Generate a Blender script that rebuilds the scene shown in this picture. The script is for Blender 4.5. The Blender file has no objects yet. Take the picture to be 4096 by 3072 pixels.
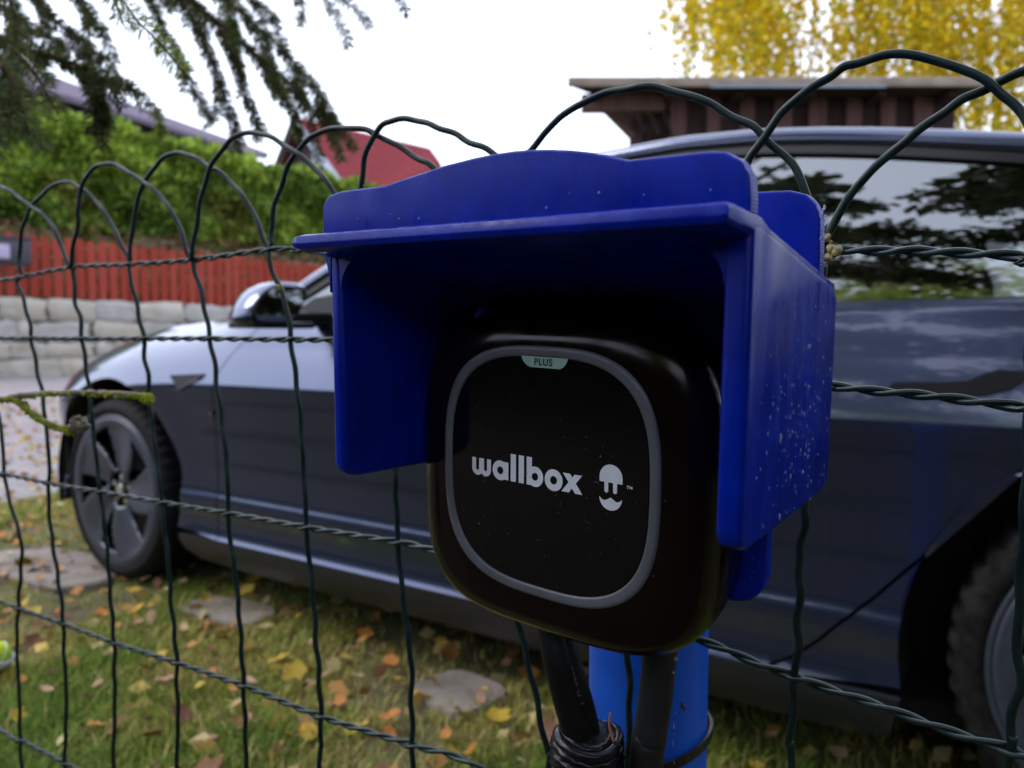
import bpy, bmesh, math, random
import numpy as np
from mathutils import Vector, Matrix, Euler

S = bpy.context.scene
COL = S.collection
R = math.radians

# ---------------------------------------------------------------- camera
cam = bpy.data.cameras.new('camera')
cam_o = bpy.data.objects.new('camera', cam)
COL.objects.link(cam_o)
CAM = Vector((0.0, 0.0, 0.88))
cam_o.location = CAM
cam_o.rotation_euler = (R(90 - 3.4), 0, R(33.5))
cam.sensor_width = 36.0
cam.lens = 27.0
cam.clip_start = 0.02
cam.clip_end = 2000
cam.dof.use_dof = True
cam.dof.focus_distance = 0.375
cam.dof.aperture_fstop = 9.5
cam.dof.aperture_blades = 0
S.camera = cam_o

# ---------------------------------------------------------------- sky and sun (bright overcast autumn day)
W = bpy.data.worlds.new('World'); S.world = W; W.use_nodes = True
nt = W.node_tree; nt.nodes.clear()
out = nt.nodes.new('ShaderNodeOutputWorld')
sky = nt.nodes.new('ShaderNodeTexSky'); sky.sky_type = 'NISHITA'; sky.sun_disc = False
SUN_EL, SUN_AZ = R(48), R(234)
sky.sun_elevation = SUN_EL; sky.sun_rotation = SUN_AZ
b1 = nt.nodes.new('ShaderNodeBackground'); b1.inputs['Strength'].default_value = 0.05
b2 = nt.nodes.new('ShaderNodeBackground')
b2.inputs['Color'].default_value = (0.95, 1.0, 1.16, 1); b2.inputs['Strength'].default_value = 0.92
ad = nt.nodes.new('ShaderNodeAddShader')
nt.links.new(sky.outputs[0], b1.inputs['Color'])
nt.links.new(b1.outputs[0], ad.inputs[0]); nt.links.new(b2.outputs[0], ad.inputs[1])
nt.links.new(ad.outputs[0], out.inputs['Surface'])
sun = bpy.data.lights.new('sun', 'SUN'); sun.energy = 1.15; sun.angle = R(25); sun.color = (1.0, 0.96, 0.9)
sun_o = bpy.data.objects.new('sun', sun); COL.objects.link(sun_o)
sd = Vector((math.sin(SUN_AZ) * math.cos(SUN_EL), math.cos(SUN_AZ) * math.cos(SUN_EL), math.sin(SUN_EL)))
sun_o.rotation_euler = sd.to_track_quat('Z', 'Y').to_euler()

S.render.engine = 'CYCLES'
S.view_settings.view_transform = 'Standard'
S.view_settings.look = 'None'
S.view_settings.exposure = 0.9
S.view_settings.gamma = 1.0
S.cycles.max_bounces = 8
S.cycles.transparent_max_bounces = 12

# ---------------------------------------------------------------- helpers
def nodes(m):
    m.use_nodes = True
    return m.node_tree, m.node_tree.nodes['Principled BSDF']

def mat(name, col, rough=0.5, metal=0.0, spec=0.5, noise=0.0, nscale=20.0, bump=0.0, bscale=60.0, col2=None,
        coat=0.0, coat_rough=0.05, detail=4.0, stretch=None, rvar=0.0, trans=0.0, sub=0.0, bdist=0.002):
    m = bpy.data.materials.new(name)
    t, p = nodes(m)
    p.inputs['Base Color'].default_value = (*col, 1)
    p.inputs['Roughness'].default_value = rough
    p.inputs['Metallic'].default_value = metal
    p.inputs['Specular IOR Level'].default_value = spec
    if coat: p.inputs['Coat Weight'].default_value = coat; p.inputs['Coat Roughness'].default_value = coat_rough
    if trans: p.inputs['Transmission Weight'].default_value = trans
    if sub:
        p.inputs['Subsurface Weight'].default_value = sub
        p.inputs['Subsurface Radius'].default_value = (0.2, 0.3, 1.0); p.inputs['Subsurface Scale'].default_value = 0.006
    tc = t.nodes.new('ShaderNodeTexCoord')
    src = tc.outputs['Object']
    if stretch:
        mp = t.nodes.new('ShaderNodeMapping'); mp.inputs['Scale'].default_value = stretch
        t.links.new(src, mp.inputs['Vector']); src = mp.outputs['Vector']
    if noise or col2 or rvar:
        n = t.nodes.new('ShaderNodeTexNoise'); n.inputs['Scale'].default_value = nscale; n.inputs['Detail'].default_value = detail
        t.links.new(src, n.inputs['Vector'])
        rp = t.nodes.new('ShaderNodeValToRGB')
        rp.color_ramp.elements[0].position = 0.35; rp.color_ramp.elements[1].position = 0.65
        c2 = col2 if col2 else tuple(min(1, c * (1 + noise)) for c in col)
        c1 = col if col2 else tuple(c * (1 - noise) for c in col)
        rp.color_ramp.elements[0].color = (*c1, 1); rp.color_ramp.elements[1].color = (*c2, 1)
        t.links.new(n.outputs['Fac'], rp.inputs['Fac']); t.links.new(rp.outputs['Color'], p.inputs['Base Color'])
        if rvar:
            mr = t.nodes.new('ShaderNodeMapRange'); mr.inputs['To Min'].default_value = max(0.02, rough - rvar)
            mr.inputs['To Max'].default_value = rough + rvar
            mr.inputs['From Min'].default_value = 0.3; mr.inputs['From Max'].default_value = 0.7
            t.links.new(n.outputs['Fac'], mr.inputs['Value']); t.links.new(mr.outputs['Result'], p.inputs['Roughness'])
    if bump:
        n2 = t.nodes.new('ShaderNodeTexNoise'); n2.inputs['Scale'].default_value = bscale; n2.inputs['Detail'].default_value = 3
        t.links.new(src, n2.inputs['Vector'])
        b = t.nodes.new('ShaderNodeBump'); b.inputs['Strength'].default_value = bump; b.inputs['Distance'].default_value = bdist
        t.links.new(n2.outputs['Fac'], b.inputs['Height']); t.links.new(b.outputs['Normal'], p.inputs['Normal'])
    return m

def tint_mat(name, rough=0.6, spec=0.3, transl=0.0):
    """colour comes from the per-leaf colour attribute (each leaf has a colour of its own)"""
    m = bpy.data.materials.new(name)
    t, p = nodes(m)
    a = t.nodes.new('ShaderNodeAttribute'); a.attribute_name = 'tint'
    t.links.new(a.outputs['Color'], p.inputs['Base Color'])
    p.inputs['Roughness'].default_value = rough; p.inputs['Specular IOR Level'].default_value = spec
    if transl:
        tr = t.nodes.new('ShaderNodeBsdfTranslucent'); t.links.new(a.outputs['Color'], tr.inputs['Color'])
        mx = t.nodes.new('ShaderNodeMixShader'); mx.inputs[0].default_value = transl
        o = t.nodes['Material Output']
        t.links.new(p.outputs[0], mx.inputs[1]); t.links.new(tr.outputs[0], mx.inputs[2]); t.links.new(mx.outputs[0], o.inputs['Surface'])
    return m

def link(o, parent=None):
    COL.objects.link(o)
    if parent is not None: o.parent = parent
    return o

def obj(name, V, F, m=None, parent=None, smooth=False, recalc=False):
    me = bpy.data.meshes.new(name)
    me.from_pydata([tuple(v) for v in V], [], F)
    me.update()
    if recalc:
        bm = bmesh.new(); bm.from_mesh(me); bmesh.ops.recalc_face_normals(bm, faces=bm.faces); bm.to_mesh(me); bm.free()
    if smooth: me.polygons.foreach_set('use_smooth', [True] * len(me.polygons))
    if m: me.materials.append(m)
    return link(bpy.data.objects.new(name, me), parent)

def npobj(name, V, F, m, parent=None, tint=None, smooth=False):
    """big mesh from numpy arrays, F of shape (n,3) or (n,4); tint per vertex (n,3)"""
    me = bpy.data.meshes.new(name)
    k = F.shape[1]
    me.vertices.add(len(V)); me.vertices.foreach_set('co', V.astype(np.float32).ravel())
    me.loops.add(F.size); me.loops.foreach_set('vertex_index', F.astype(np.int32).ravel())
    me.polygons.add(len(F)); me.polygons.foreach_set('loop_start', np.arange(0, F.size, k, dtype=np.int32))
    me.update(calc_edges=True)
    if smooth: me.polygons.foreach_set('use_smooth', [True] * len(F))
    if tint is not None:
        at = me.attributes.new('tint', 'FLOAT_COLOR', 'POINT')
        at.data.foreach_set('color', np.concatenate([tint, np.ones((len(V), 1))], 1).astype(np.float32).ravel())
    me.materials.append(m)
    return link(bpy.data.objects.new(name, me), parent)

def empty(name, loc=(0, 0, 0), rot=None):
    o = bpy.data.objects.new(name, None); o.empty_display_size = 0.05
    o.location = loc
    if rot: o.rotation_euler = rot
    return link(o)

def tag(o, label=None, cat=None, group=None, kind=None):
    if label: o['label'] = label
    if cat: o['category'] = cat
    if group: o['group'] = group
    if kind: o['kind'] = kind
    return o

def bev(o, w, seg=3, angle=30):
    b = o.modifiers.new('bevel', 'BEVEL'); b.width = w; b.segments = seg; b.limit_method = 'ANGLE'; b.angle_limit = R(angle)
    b.harden_normals = False
    o.data.polygons.foreach_set('use_smooth', [True] * len(o.data.polygons))
    return o

def box(x0, x1, y0, y1, z0, z1):
    V = [(x0,y0,z0),(x1,y0,z0),(x1,y1,z0),(x0,y1,z0),(x0,y0,z1),(x1,y0,z1),(x1,y1,z1),(x0,y1,z1)]
    F = [(0,3,2,1),(4,5,6,7),(0,1,5,4),(1,2,6,5),(2,3,7,6),(3,0,4,7)]
    return V, F

def obox(c, ax, ay, az):
    """box from a centre and three half axes"""
    c = Vector(c); ax = Vector(ax); ay = Vector(ay); az = Vector(az)
    V = [c+sx*ax+sy*ay+sz*az for sz in (-1,1) for sx, sy in ((-1,-1),(1,-1),(1,1),(-1,1))]
    F = [(0,3,2,1),(4,5,6,7),(0,1,5,4),(1,2,6,5),(2,3,7,6),(3,0,4,7)]
    return V, F

def merge(parts):
    V = []; F = []
    for v, f in parts:
        o = len(V); V += list(v); F += [tuple(i + o for i in q) for q in f]
    return V, F

def prism(poly, y0, y1):
    """polygon in (x,z), extruded along y"""
    n = len(poly)
    V = [(x, y0, z) for x, z in poly] + [(x, y1, z) for x, z in poly]
    F = [tuple(range(n)), tuple(range(2*n-1, n-1, -1))] + [(i, i+n, (i+1) % n + n, (i+1) % n) for i in range(n)]
    return V, F

def catmull(P, k=6):
    P = [Vector(p) for p in P]
    if len(P) < 3:
        return [P[0].lerp(P[-1], i / k) for i in range(k + 1)]
    Q = [P[0]*2-P[1]] + P + [P[-1]*2-P[-2]]
    o = []
    for i in range(1, len(Q)-2):
        a, b, c, d = Q[i-1:i+3]
        for j in range(k):
            t = j / k
            o.append(0.5*((2*b)+(c-a)*t+(2*a-5*b+4*c-d)*t*t+(3*b-3*c+d-a)*t**3))
    o.append(P[-1])
    return o

def tube(P, r, seg=8, cap=True):
    """r constant or function/list of radii"""
    P = [Vector(p) for p in P]; n = len(P)
    rr = [r]*n if not hasattr(r, '__len__') else r
    V = []; F = []
    t0 = (P[1]-P[0]).normalized()
    up = Vector((0,0,1)) if abs(t0.z) < 0.9 else Vector((1,0,0))
    nv = t0.cross(up).normalized()
    for i in range(n):
        t = (P[min(i+1, n-1)]-P[max(i-1, 0)]).normalized()
        nv = (nv - t*nv.dot(t)).normalized(); bv = t.cross(nv)
        for j in range(seg):
            a = 2*math.pi*j/seg
            V.append(P[i]+(nv*math.cos(a)+bv*math.sin(a))*rr[i])
    for i in range(n-1):
        for j in range(seg):
            k = (j+1) % seg
            F.append((i*seg+j, i*seg+k, (i+1)*seg+k, (i+1)*seg+j))
    if cap:
        F.append(tuple(range(seg-1, -1, -1))); F.append(tuple((n-1)*seg+j for j in range(seg)))
    return V, F

def interp(x, T):
    if x <= T[0][0]: return T[0][1]
    for (a, b), (c, d) in zip(T, T[1:]):
        if x <= c: return b+(d-b)*(x-a)/(c-a)
    return T[-1][1]
def interps(x, T):
    return float(np.interp(x, [t[0] for t in T], [t[1] for t in T]))

def lathe_y(prof, seg=64, c=(0,0,0), close=False):
    """profile of (y, r) spun about the y axis"""
    V = []; F = []; n = len(prof)
    for j in range(seg):
        a = 2*math.pi*j/seg
        for y, r in prof: V.append((c[0]+r*math.cos(a), c[1]+y, c[2]+r*math.sin(a)))
    for j in range(seg):
        k = (j+1) % seg
        for i in range(n-1 if not close else n):
            i2 = (i+1) % n
            F.append((j*n+i, j*n+i2, k*n+i2, k*n+i))
    return V, F

rng = np.random.default_rng(7)
random.seed(7)

def leaf_cloud(C, size, cols, m, name, parent=None, droop=0.0, aspect=1.6, jitter=0.5, up=None):
    """one four-cornered leaf at each centre, turned at random; cols (n,3)"""
    n = len(C)
    d = rng.normal(size=(n,3)); d[:,2] -= droop
    if up is not None: d = d*jitter+up
    d /= np.linalg.norm(d, axis=1)[:,None]
    e = rng.normal(size=(n,3)); e -= d*(e*d).sum(1)[:,None]; e /= np.linalg.norm(e, axis=1)[:,None]
    s = (size*(0.6+0.8*rng.random(n)))[:,None]
    V = np.stack([C-d*s*aspect*0.5, C+e*s*0.5-d*s*0.05, C+d*s*aspect*0.5, C-e*s*0.5-d*s*0.05], 1).reshape(-1,3)
    F = np.arange(4*n).reshape(-1,4)
    return npobj(name, V, F, m, parent, tint=np.repeat(cols, 4, 0))

# ================================================================ MATERIALS
M_lawn = mat('lawn_soil', (0.085, 0.07, 0.03), 0.95, noise=0.35, nscale=3.0, bump=0.6, bscale=40, col2=(0.10, 0.11, 0.03), bdist=0.01)
M_road = mat('road_asphalt', (0.22, 0.20, 0.21), 0.9, noise=0.15, nscale=9.0, bump=0.4, bscale=90)
M_bank = mat('bank_soil', (0.085, 0.055, 0.03), 0.95, nscale=4.0, col2=(0.16, 0.11, 0.055), bump=0.8, bscale=14, bdist=0.03)
M_stone = [mat('wall_stone', c, 0.9, nscale=2.2, col2=d, bump=0.7, bscale=18, bdist=0.012) for c, d in (
    ((0.36, 0.33, 0.28), (0.50, 0.47, 0.42)), ((0.44, 0.43, 0.41), (0.34, 0.33, 0.31)), ((0.38, 0.34, 0.27), (0.48, 0.45, 0.39)), ((0.46, 0.44, 0.40), (0.32, 0.29, 0.23)))]
M_mortar = mat('wall_mortar', (0.44, 0.41, 0.36), 0.95, noise=0.25, nscale=8, bump=0.6, bscale=30, bdist=0.01)
M_picket = mat('red_fence_paint', (0.29, 0.042, 0.026), 0.8, spec=.2, noise=0.12, nscale=6, bump=0.2, bscale=40, stretch=(1, 1, 0.2))
M_picket2 = mat('red_fence_paint_faded', (0.33, 0.054, 0.036), 0.8, spec=.2, noise=0.12, nscale=6, bump=0.2, bscale=40, stretch=(1, 1, 0.2))
M_leaf = tint_mat('leaf_colour', 0.6, 0.25, 0.25)
M_leafT = tint_mat('birch_leaf_colour', 0.6, 0.1, 0.55)
M_needle = tint_mat('needle_colour', 0.5, 0.35, 0.35)
M_fallen = tint_mat('fallen_leaf_colour', 0.75, 0.2, 0.1)
M_grass = tint_mat('grass_colour', 0.65, 0.2, 0.2)
M_bark = mat('bark', (0.06, 0.045, 0.032), 0.95, nscale=14, col2=(0.13, 0.105, 0.08), bump=0.8, bscale=25, stretch=(1, 1, 0.3), bdist=0.01)
M_birchbark = mat('birch_bark', (0.55, 0.53, 0.49), 0.8, nscale=5, col2=(0.08, 0.07, 0.06), bump=0.3, stretch=(1, 1, 3))
M_twig = mat('spruce_twig', (0.09, 0.042, 0.02), 0.85, noise=0.3, nscale=80)

# ================================================================ GROUND, ROAD, BANK
def ss(t):
    t = min(1, max(0, t)); return t*t*(3-2*t)
def hgt(x, y):
    h = 0.31*ss((-4.3-x)/7.7)
    if x > -4.6: h += 0.012*math.sin(x*2.3+1)*math.cos(y*2.9) - 0.004*math.sin(x*7)*math.sin(y*6+1)
    return h
def sheet(name, xs, ys, m, dz=0.0, hf=hgt):
    V = [(x, y, hf(x, y)+dz) for y in ys for x in xs]; n = len(xs)
    F = [(j*n+i, j*n+i+1, (j+1)*n+i+1, (j+1)*n+i) for j in range(len(ys)-1) for i in range(n-1)]
    return tag(obj(name, V, F, m, smooth=True), kind='structure')
sheet('ground', [-300, -60, 60, 300], [-300, -60, 60, 300], M_lawn, dz=-0.6, hf=lambda x, y: 0)
lawn = sheet('lawn', list(np.arange(-4.5, 3.01, 0.12))+[4, 6, 9, 14, 20], [-20, -12, -7, -4]+list(np.arange(-2, 5.01, 0.12))+[6, 8, 11, 15, 22, 30], M_lawn)
sheet('unseen_dark_ground', list(np.linspace(-16, 12, 20)), list(np.linspace(-12, .25, 12)), mat('dark_ground_colour', (0.022, 0.014, 0.009), 0.95, nscale=12, col2=(0.040, 0.028, 0.016), bump=.6, bscale=50), dz=0.03)  # dark sheet added unseen behind the camera to darken the hood's inside
sheet('road', list(np.linspace(-15, -4.45, 16)), list(np.arange(-20, 40, 2.0)), M_road, dz=0.008)
WX = lambda y: -12.2+0.18*(y-5.1)          # face line of the stone wall
WN = Vector((0.984, -0.177, 0)).normalized()   # towards the road
def bankh(u):
    return interps(u, [(0, 1.30), (0.3, 1.55), (0.9, 2.2), (1.6, 2.72), (3, 2.85), (60, 3.2)])
us = [0.25, 0.5, 0.8, 1.1, 1.5, 2, 3, 8, 20, 50]
ysb = list(np.arange(-6, 44, 0.5))
V = [(WX(y)-u, y, bankh(u)+0.05*math.sin(3.1*y+u*5)*(u < 3)) for y in ysb for u in us]; n = len(us)
F = [(j*n+i, (j+1)*n+i, (j+1)*n+i+1, j*n+i+1) for j in range(len(ysb)-1) for i in range(n-1)]
tag(obj('bank', V, F, M_bank, smooth=True), kind='structure')
# ground cover and dead leaves on the bank
n = 5000
yy = rng.uniform(3, 18, n); uu = rng.uniform(0.25, 1.8, n)
C = np.stack([[WX(a) for a in yy]-uu, yy, np.array([bankh(u) for u in uu])+0.04], 1)
cc = np.where(rng.random((n, 1)) < 0.3, [[0.08, 0.11, 0.02]], [[0.14, 0.085, 0.04]])*(0.6+0.8*rng.random((n, 1)))
tag(leaf_cloud(C, 0.09, cc, M_leaf, 'ground_cover'), 'low brown and green ground cover on the soil bank under the hedge', 'ground cover', kind='stuff')

# ================================================================ STONE WALL
def top_w(y): return interps(y, [(0, 1.60), (5.16, 1.50), (8.8, 1.42), (9.8, 1.39), (20, 1.25)])
wall = tag(empty('stone_wall', (WX(8), 8, hgt(WX(8), 8))), 'pale rubble stone retaining wall across the road under the red picket fence', 'wall')
wo = wall.location
V = []; F = []
ys = list(np.arange(-4, 30.1, 0.5))
for y in ys:
    x = WX(y)
    V += [(x-0.05, y, -0.1), (x-0.05, y, top_w(y)-0.05), (x-0.45, y, top_w(y)-0.05), (x-0.45, y, -0.1)]
for j in range(len(ys)-1):
    for i in range(3): F.append((j*4+i, (j+1)*4+i, (j+1)*4+i+1, j*4+i+1))
obj('mortar', [Vector(v)-wo for v in V], F, M_mortar, wall)
stone_me = []
for k in range(8):
    bm = bmesh.new(); bmesh.ops.create_cube(bm, size=1.0)
    bmesh.ops.subdivide_edges(bm, edges=bm.edges[:], cuts=2, use_grid_fill=True)
    for v in bm.verts:
        c = v.co.copy(); r = max(abs(c.x), abs(c.z))
        v.co = Vector((c.x*(1-0.07*(abs(c.z) > .4)), c.y*(1-0.14*(r > .4)), c.z*(1-0.08*(abs(c.x) > .4))))
        v.co += Vector((random.uniform(-.07, .07), random.uniform(-.05, .05), random.uniform(-.10, .10)))
    me = bpy.data.meshes.new('stone'); bm.to_mesh(me); bm.free()
    me.polygons.foreach_set('use_smooth', [True]*len(me.polygons)); me.materials.append(M_stone[k % 4]); stone_me.append(me)
ang = math.atan2(0.984, 0.177)   # wall direction
y = 2.2; row = 0
ns = 0
z = 0.25
while z < 1.62 and ns < 298:
    h = random.uniform(0.20, 0.34)
    y = 3.6+random.uniform(0, .3)
    while y < 14.5 and ns < 298:
        w = random.uniform(0.22, 0.85)
        zt = top_w(y+w/2)
        hh = min(h, zt-z)
        if hh > 0.08 and z+hh > hgt(WX(y), y)-.05:
            o = bpy.data.objects.new('stone', random.choice(stone_me)); link(o, wall)
            o.location = Vector((WX(y+w/2)-0.03, y+w/2, z+hh/2))-wo
            o.rotation_euler = (0, random.uniform(-.05, .05), ang+random.choice((0, math.pi)))
            o.scale = (w*1.03, 0.20, hh*1.06)
            ns += 1
        y += w+0.012
    z += h+0.012

# ================================================================ RED PICKET FENCE ON THE WALL
pf = tag(empty('picket_fence', (WX(8)-0.2, 8, top_w(8))), 'red painted wooden picket fence running along the top of the stone wall', 'fence')
po = pf.location
def picket_mesh(m):
    V, F = prism([(-0.058, 0), (0.058, 0), (0.058, 0.86), (0.035, 0.9), (0.0, 0.915), (-0.035, 0.9), (-0.058, 0.86)], -0.011, 0.011)
    me = bpy.data.meshes.new('picket'); me.from_pydata(V, [], F); me.materials.append(m); me.update(); return me
pm = [picket_mesh(M_picket), picket_mesh(M_picket2)]
dirw = Vector((0.177, 0.984, 0))
for i in range(int((24-1)/0.155)):
    y = 1+i*0.155
    o = bpy.data.objects.new('picket', random.choice(pm)); link(o, pf)
    o.location = Vector((WX(y)-0.13+random.uniform(-.004, .004), y, top_w(y)+0.01+random.uniform(-.012, .012)))-po
    o.rotation_euler = (random.uniform(-.012, .012), random.uniform(-.01, .01), ang)
for zz in (0.16, 0.68):
    V = []; F = []
    for j in range(24):
        y = 1+j
        for dx, dz in ((-0.15, 0), (-0.15, 0.08), (-0.19, 0.08), (-0.19, 0)): V.append(Vector((WX(y)+dx, y, top_w(y)+zz+dz))-po)
    for j in range(23):
        for i in range(4): F.append((j*4+i, (j+1)*4+i, (j+1)*4+(i+1) % 4, j*4+(i+1) % 4))
    obj('rail', V, F, M_picket, pf)
for j in range(9):
    y = 2.2+2.4*j
    V, F = box(-0.05, 0.05, -0.05, 0.05, -0.2, 0.86)
    obj('fence_post', [Vector(v)+Vector((WX(y)-0.245, y, top_w(y)))-po for v in V], F, M_picket, pf)

# dark box with a pale panel hung on the picket fence
M_dkplastic = mat('dark_grey_plastic', (0.035, 0.035, 0.05), 0.45, noise=0.1)
M_lilac = mat('pale_lilac_panel', (0.42, 0.36, 0.52), 0.5, noise=0.08, nscale=12)
mb = tag(empty('mail_box', (-12.0, 5.15, 1.93)), 'dark grey box with pale lilac panel hanging on the left of the red picket fence', 'mailbox')
mb.rotation_euler = (0, 0, ang-math.pi)
V, F = box(-0.31, 0.27, -0.02, 0.17, -0.02, 0.36)
bev(obj('box_body', V, F, M_dkplastic, mb), 0.04)
V, F = box(-0.03, 0.19, 0.172, 0.182, 0.06, 0.26)
bev(obj('front_panel', V, F, M_lilac, mb), 0.008)
V, F = box(-0.33, 0.29, -0.03, 0.19, 0.345, 0.375)
bev(obj('box_lid', V, F, M_dkplastic, mb), 0.012)

# ================================================================ THUJA HEDGE
hd = tag(empty('thuja_hedge', (WX(8)-1.7, 8, 2.7)), 'tall bright green clipped thuja hedge on the bank above the red fence', 'hedge')
ho = np.array(hd.location)
def htop(y): return interps(y, [(-2, 4.9), (5.9, 4.72), (7.2, 4.64), (9.2, 4.5), (10.7, 4.42), (12, 4.36), (20, 4.1)])
V = []; F = []; ys = list(np.arange(0, 22.1, 0.5))
for y in ys:
    x = WX(y)-1.75
    for dx, z in ((-.25, 2.5), (-.3, 3.2), (-.4, htop(y)-.35), (-0.6, htop(y)-.2), (-1.0, htop(y)-.3), (-1.2, 2.5)):
        V.append(Vector((x+dx, y, z))-hd.location)
for j in range(len(ys)-1):
    for i in range(5): F.append((j*6+i, (j+1)*6+i, (j+1)*6+i+1, j*6+i+1))
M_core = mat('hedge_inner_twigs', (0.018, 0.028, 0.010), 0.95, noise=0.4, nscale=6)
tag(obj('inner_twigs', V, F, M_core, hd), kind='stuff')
n = 80000
yy = rng.uniform(0.5, 20, n); hh = rng.random(n)
ht = np.interp(yy, [-2, 5.9, 7.2, 9.2, 10.7, 12, 20], [4.9, 4.72, 4.64, 4.5, 4.42, 4.36, 4.1])
zz = 2.62+(ht-2.62)*np.minimum(1, hh*1.12)
bump = 0.10*np.sin(yy*3.1+zz*2.2)+0.08*np.sin(yy*7.3-zz*5.1)+0.06*np.sin(zz*9+yy*2)
top = hh > 0.893
xx = np.array([WX(a) for a in yy])-1.70+bump+rng.normal(0, 0.05, n)-0.12*(zz-2.6)/2
xx = np.where(top, xx-rng.random(n)*1.0, xx)
zz = np.where(top, ht+0.07*np.sin(yy*5)+rng.normal(0, .05, n), zz)+rng.exponential(0.03, n)
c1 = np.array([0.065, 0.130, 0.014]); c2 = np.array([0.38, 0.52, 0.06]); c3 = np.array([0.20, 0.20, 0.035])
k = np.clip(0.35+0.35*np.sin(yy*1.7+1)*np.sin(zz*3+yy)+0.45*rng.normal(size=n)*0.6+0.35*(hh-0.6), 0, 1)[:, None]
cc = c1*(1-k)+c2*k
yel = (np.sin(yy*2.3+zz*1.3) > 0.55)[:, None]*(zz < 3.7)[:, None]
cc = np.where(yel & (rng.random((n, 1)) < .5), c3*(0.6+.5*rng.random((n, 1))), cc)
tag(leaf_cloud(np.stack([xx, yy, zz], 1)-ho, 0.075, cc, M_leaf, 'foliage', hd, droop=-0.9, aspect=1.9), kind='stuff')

# ================================================================ HOUSES BEHIND THE HEDGE
M_roofA = mat('grey_sheet_roof', (0.135, 0.112, 0.155), 0.9, spec=.1, noise=0.08, nscale=1.5, stretch=(1, 1, 6))
M_woodD = mat('dark_wood', (0.035, 0.022, 0.02), 0.8, noise=0.3, nscale=8, stretch=(8, 8, 0.5))
M_beige = mat('beige_render', (0.22, 0.17, 0.15), 0.9, noise=0.12, nscale=3)
M_trim = mat('pale_bargeboard_paint', (0.24, 0.28, 0.36), 0.6, noise=0.06)
M_roofB = mat('red_roof_sheets', (0.165, 0.026, 0.032), 0.9, spec=.08, noise=0.07, nscale=2)
M_brick = mat('pink_brick', (0.42, 0.22, 0.20), 0.85, noise=0.2, nscale=6)
M_win = mat('dark_window_glass', (0.02, 0.025, 0.03), 0.06)
def slab(name, P, th, m, parent):
    """four-cornered roof slab given its top corners"""
    P = [Vector(p) for p in P]
    V = P+[p-Vector((0, 0, th)) for p in P]
    F = [(0, 1, 2, 3), (7, 6, 5, 4)]+[(i, i+4, (i+1) % 4+4, (i+1) % 4) for i in range(4)]
    o = Vector(parent.location)
    return obj(name, [v-o for v in V], F, m, parent, recalc=True)
hA = tag(empty('long_house', (-25.5, 15, 3.0)), 'long low house with a grey lilac roof behind the thuja hedge', 'house')
eL = Vector((-22.772,11.845,7.737)); eR = Vector((-28.172,22.772,8.941)); rL = Vector((-25.554,12.502,9.083)); rR = Vector((-29.707,24.203,9.566))
eL2 = eL-(eR-eL)*0.45; rL2 = rL-(rR-rL)*0.45
slab('roof', [eL2, eR, rR, rL2], 0.16, M_roofA, hA)
back = Vector((-0.93, -0.37, 0))*5
slab('roof', [rL2+back*0.1, rR+back*0.1, rR+back-Vector((0, 0, 1.5)), rL2+back-Vector((0, 0, 1.5))], 0.16, M_roofA, hA)
d = (eR-eL).normalized(); inn = Vector((-0.93, -0.37, 0))*0.8
for m_, nm, a, b, t0, t1 in ((M_beige, 'wall', eL2+inn, eR+inn-d*1.0, -0.75, -5.0), (M_woodD, 'under_eave_band', eL2+inn*0.9, eR+inn*0.9-d*.6, -0.12, -0.78)):  # second entry: dark band along the wall top below the eave
    ztop = [a.z+t0, b.z+t0]
    V = [(a.x, a.y, a.z+t1), (b.x, b.y, b.z+t1), (b.x, b.y, b.z+t0), (a.x, a.y, a.z+t0)]
    V2 = [Vector(v)+Vector((-3.7, -1.5, 0))*(1 if nm == 'wall' else .04) for v in V]
    V = [Vector(v) for v in V]+V2
    obj(nm, [v-hA.location for v in V], [(0, 1, 2, 3), (7, 6, 5, 4)]+[(i, i+4, (i+1) % 4+4, (i+1) % 4) for i in range(4)], m_, hA, recalc=True)
for q in (0.18, 0.42, 0.66):
    c = (eL2+inn*0.9).lerp(eR+inn*0.9-d, q)
    V, F = obox(c-Vector((0, 0, 1.5)), d*0.55, Vector((0.03, 0.012, 0)), (0, 0, 0.5))
    w_ = obj('window', [v-hA.location for v in V], F, M_trim, hA)
    V, F = obox(c-Vector((0, 0, 1.5)), d*0.48, Vector((0.045, 0.018, 0)), (0, 0, 0.43))
    obj('pane', [v-hA.location for v in V], F, M_win, w_)
c = Vector((-25.489,11.381,9.613))
V, F = obox(c, (0.15, 0, 0), (0, 0.15, 0), (0, 0, 0.55)); obj('chimney', [v-hA.location for v in V], F, M_brick, hA)

hB = tag(empty('red_roof_house', (-22.9, 23, 3.0)), 'gabled house with a faded red roof and pale bargeboards behind the hedge', 'house')
ap = Vector((-23.928,20.818,9.527)); gl = Vector((-24.549,20.249,7.306)); gr = Vector((-20.79,20.279,6.541)); rr_ = Vector((-24.049,29.182,10.03)); fr = Vector((-21.062,27.328,6.833)); fm = Vector((-22.98,28.625,9.133))
ol = (gl-ap); orr = (gr-ap)
V = [ap, gr+orr*0.25, fr, fm, rr_]
Vt = V+[v-Vector((0, 0, 0.18)) for v in V]
obj('roof', [v-hB.location for v in Vt], [(0, 1, 2, 3, 4), (9, 8, 7, 6, 5)]+[(i, i+5, (i+1) % 5+5, (i+1) % 5) for i in range(5)], M_roofB, hB, recalc=True)
ridge = rr_-ap
slab('roof', [ap, ap+ol*1.25, ap+ol*1.25+ridge, ap+ridge], 0.18, M_roofB, hB)
rd = ridge.normalized()
g0 = ap+rd*0.5-Vector((0, 0, 0.25)); g1 = gl+rd*0.5+ol*0.2; g2 = gr+rd*0.5+orr*0.2
V = [g0, g1, g1-Vector((0, 0, 5)), g2-Vector((0, 0, 5)), g2]
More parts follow.
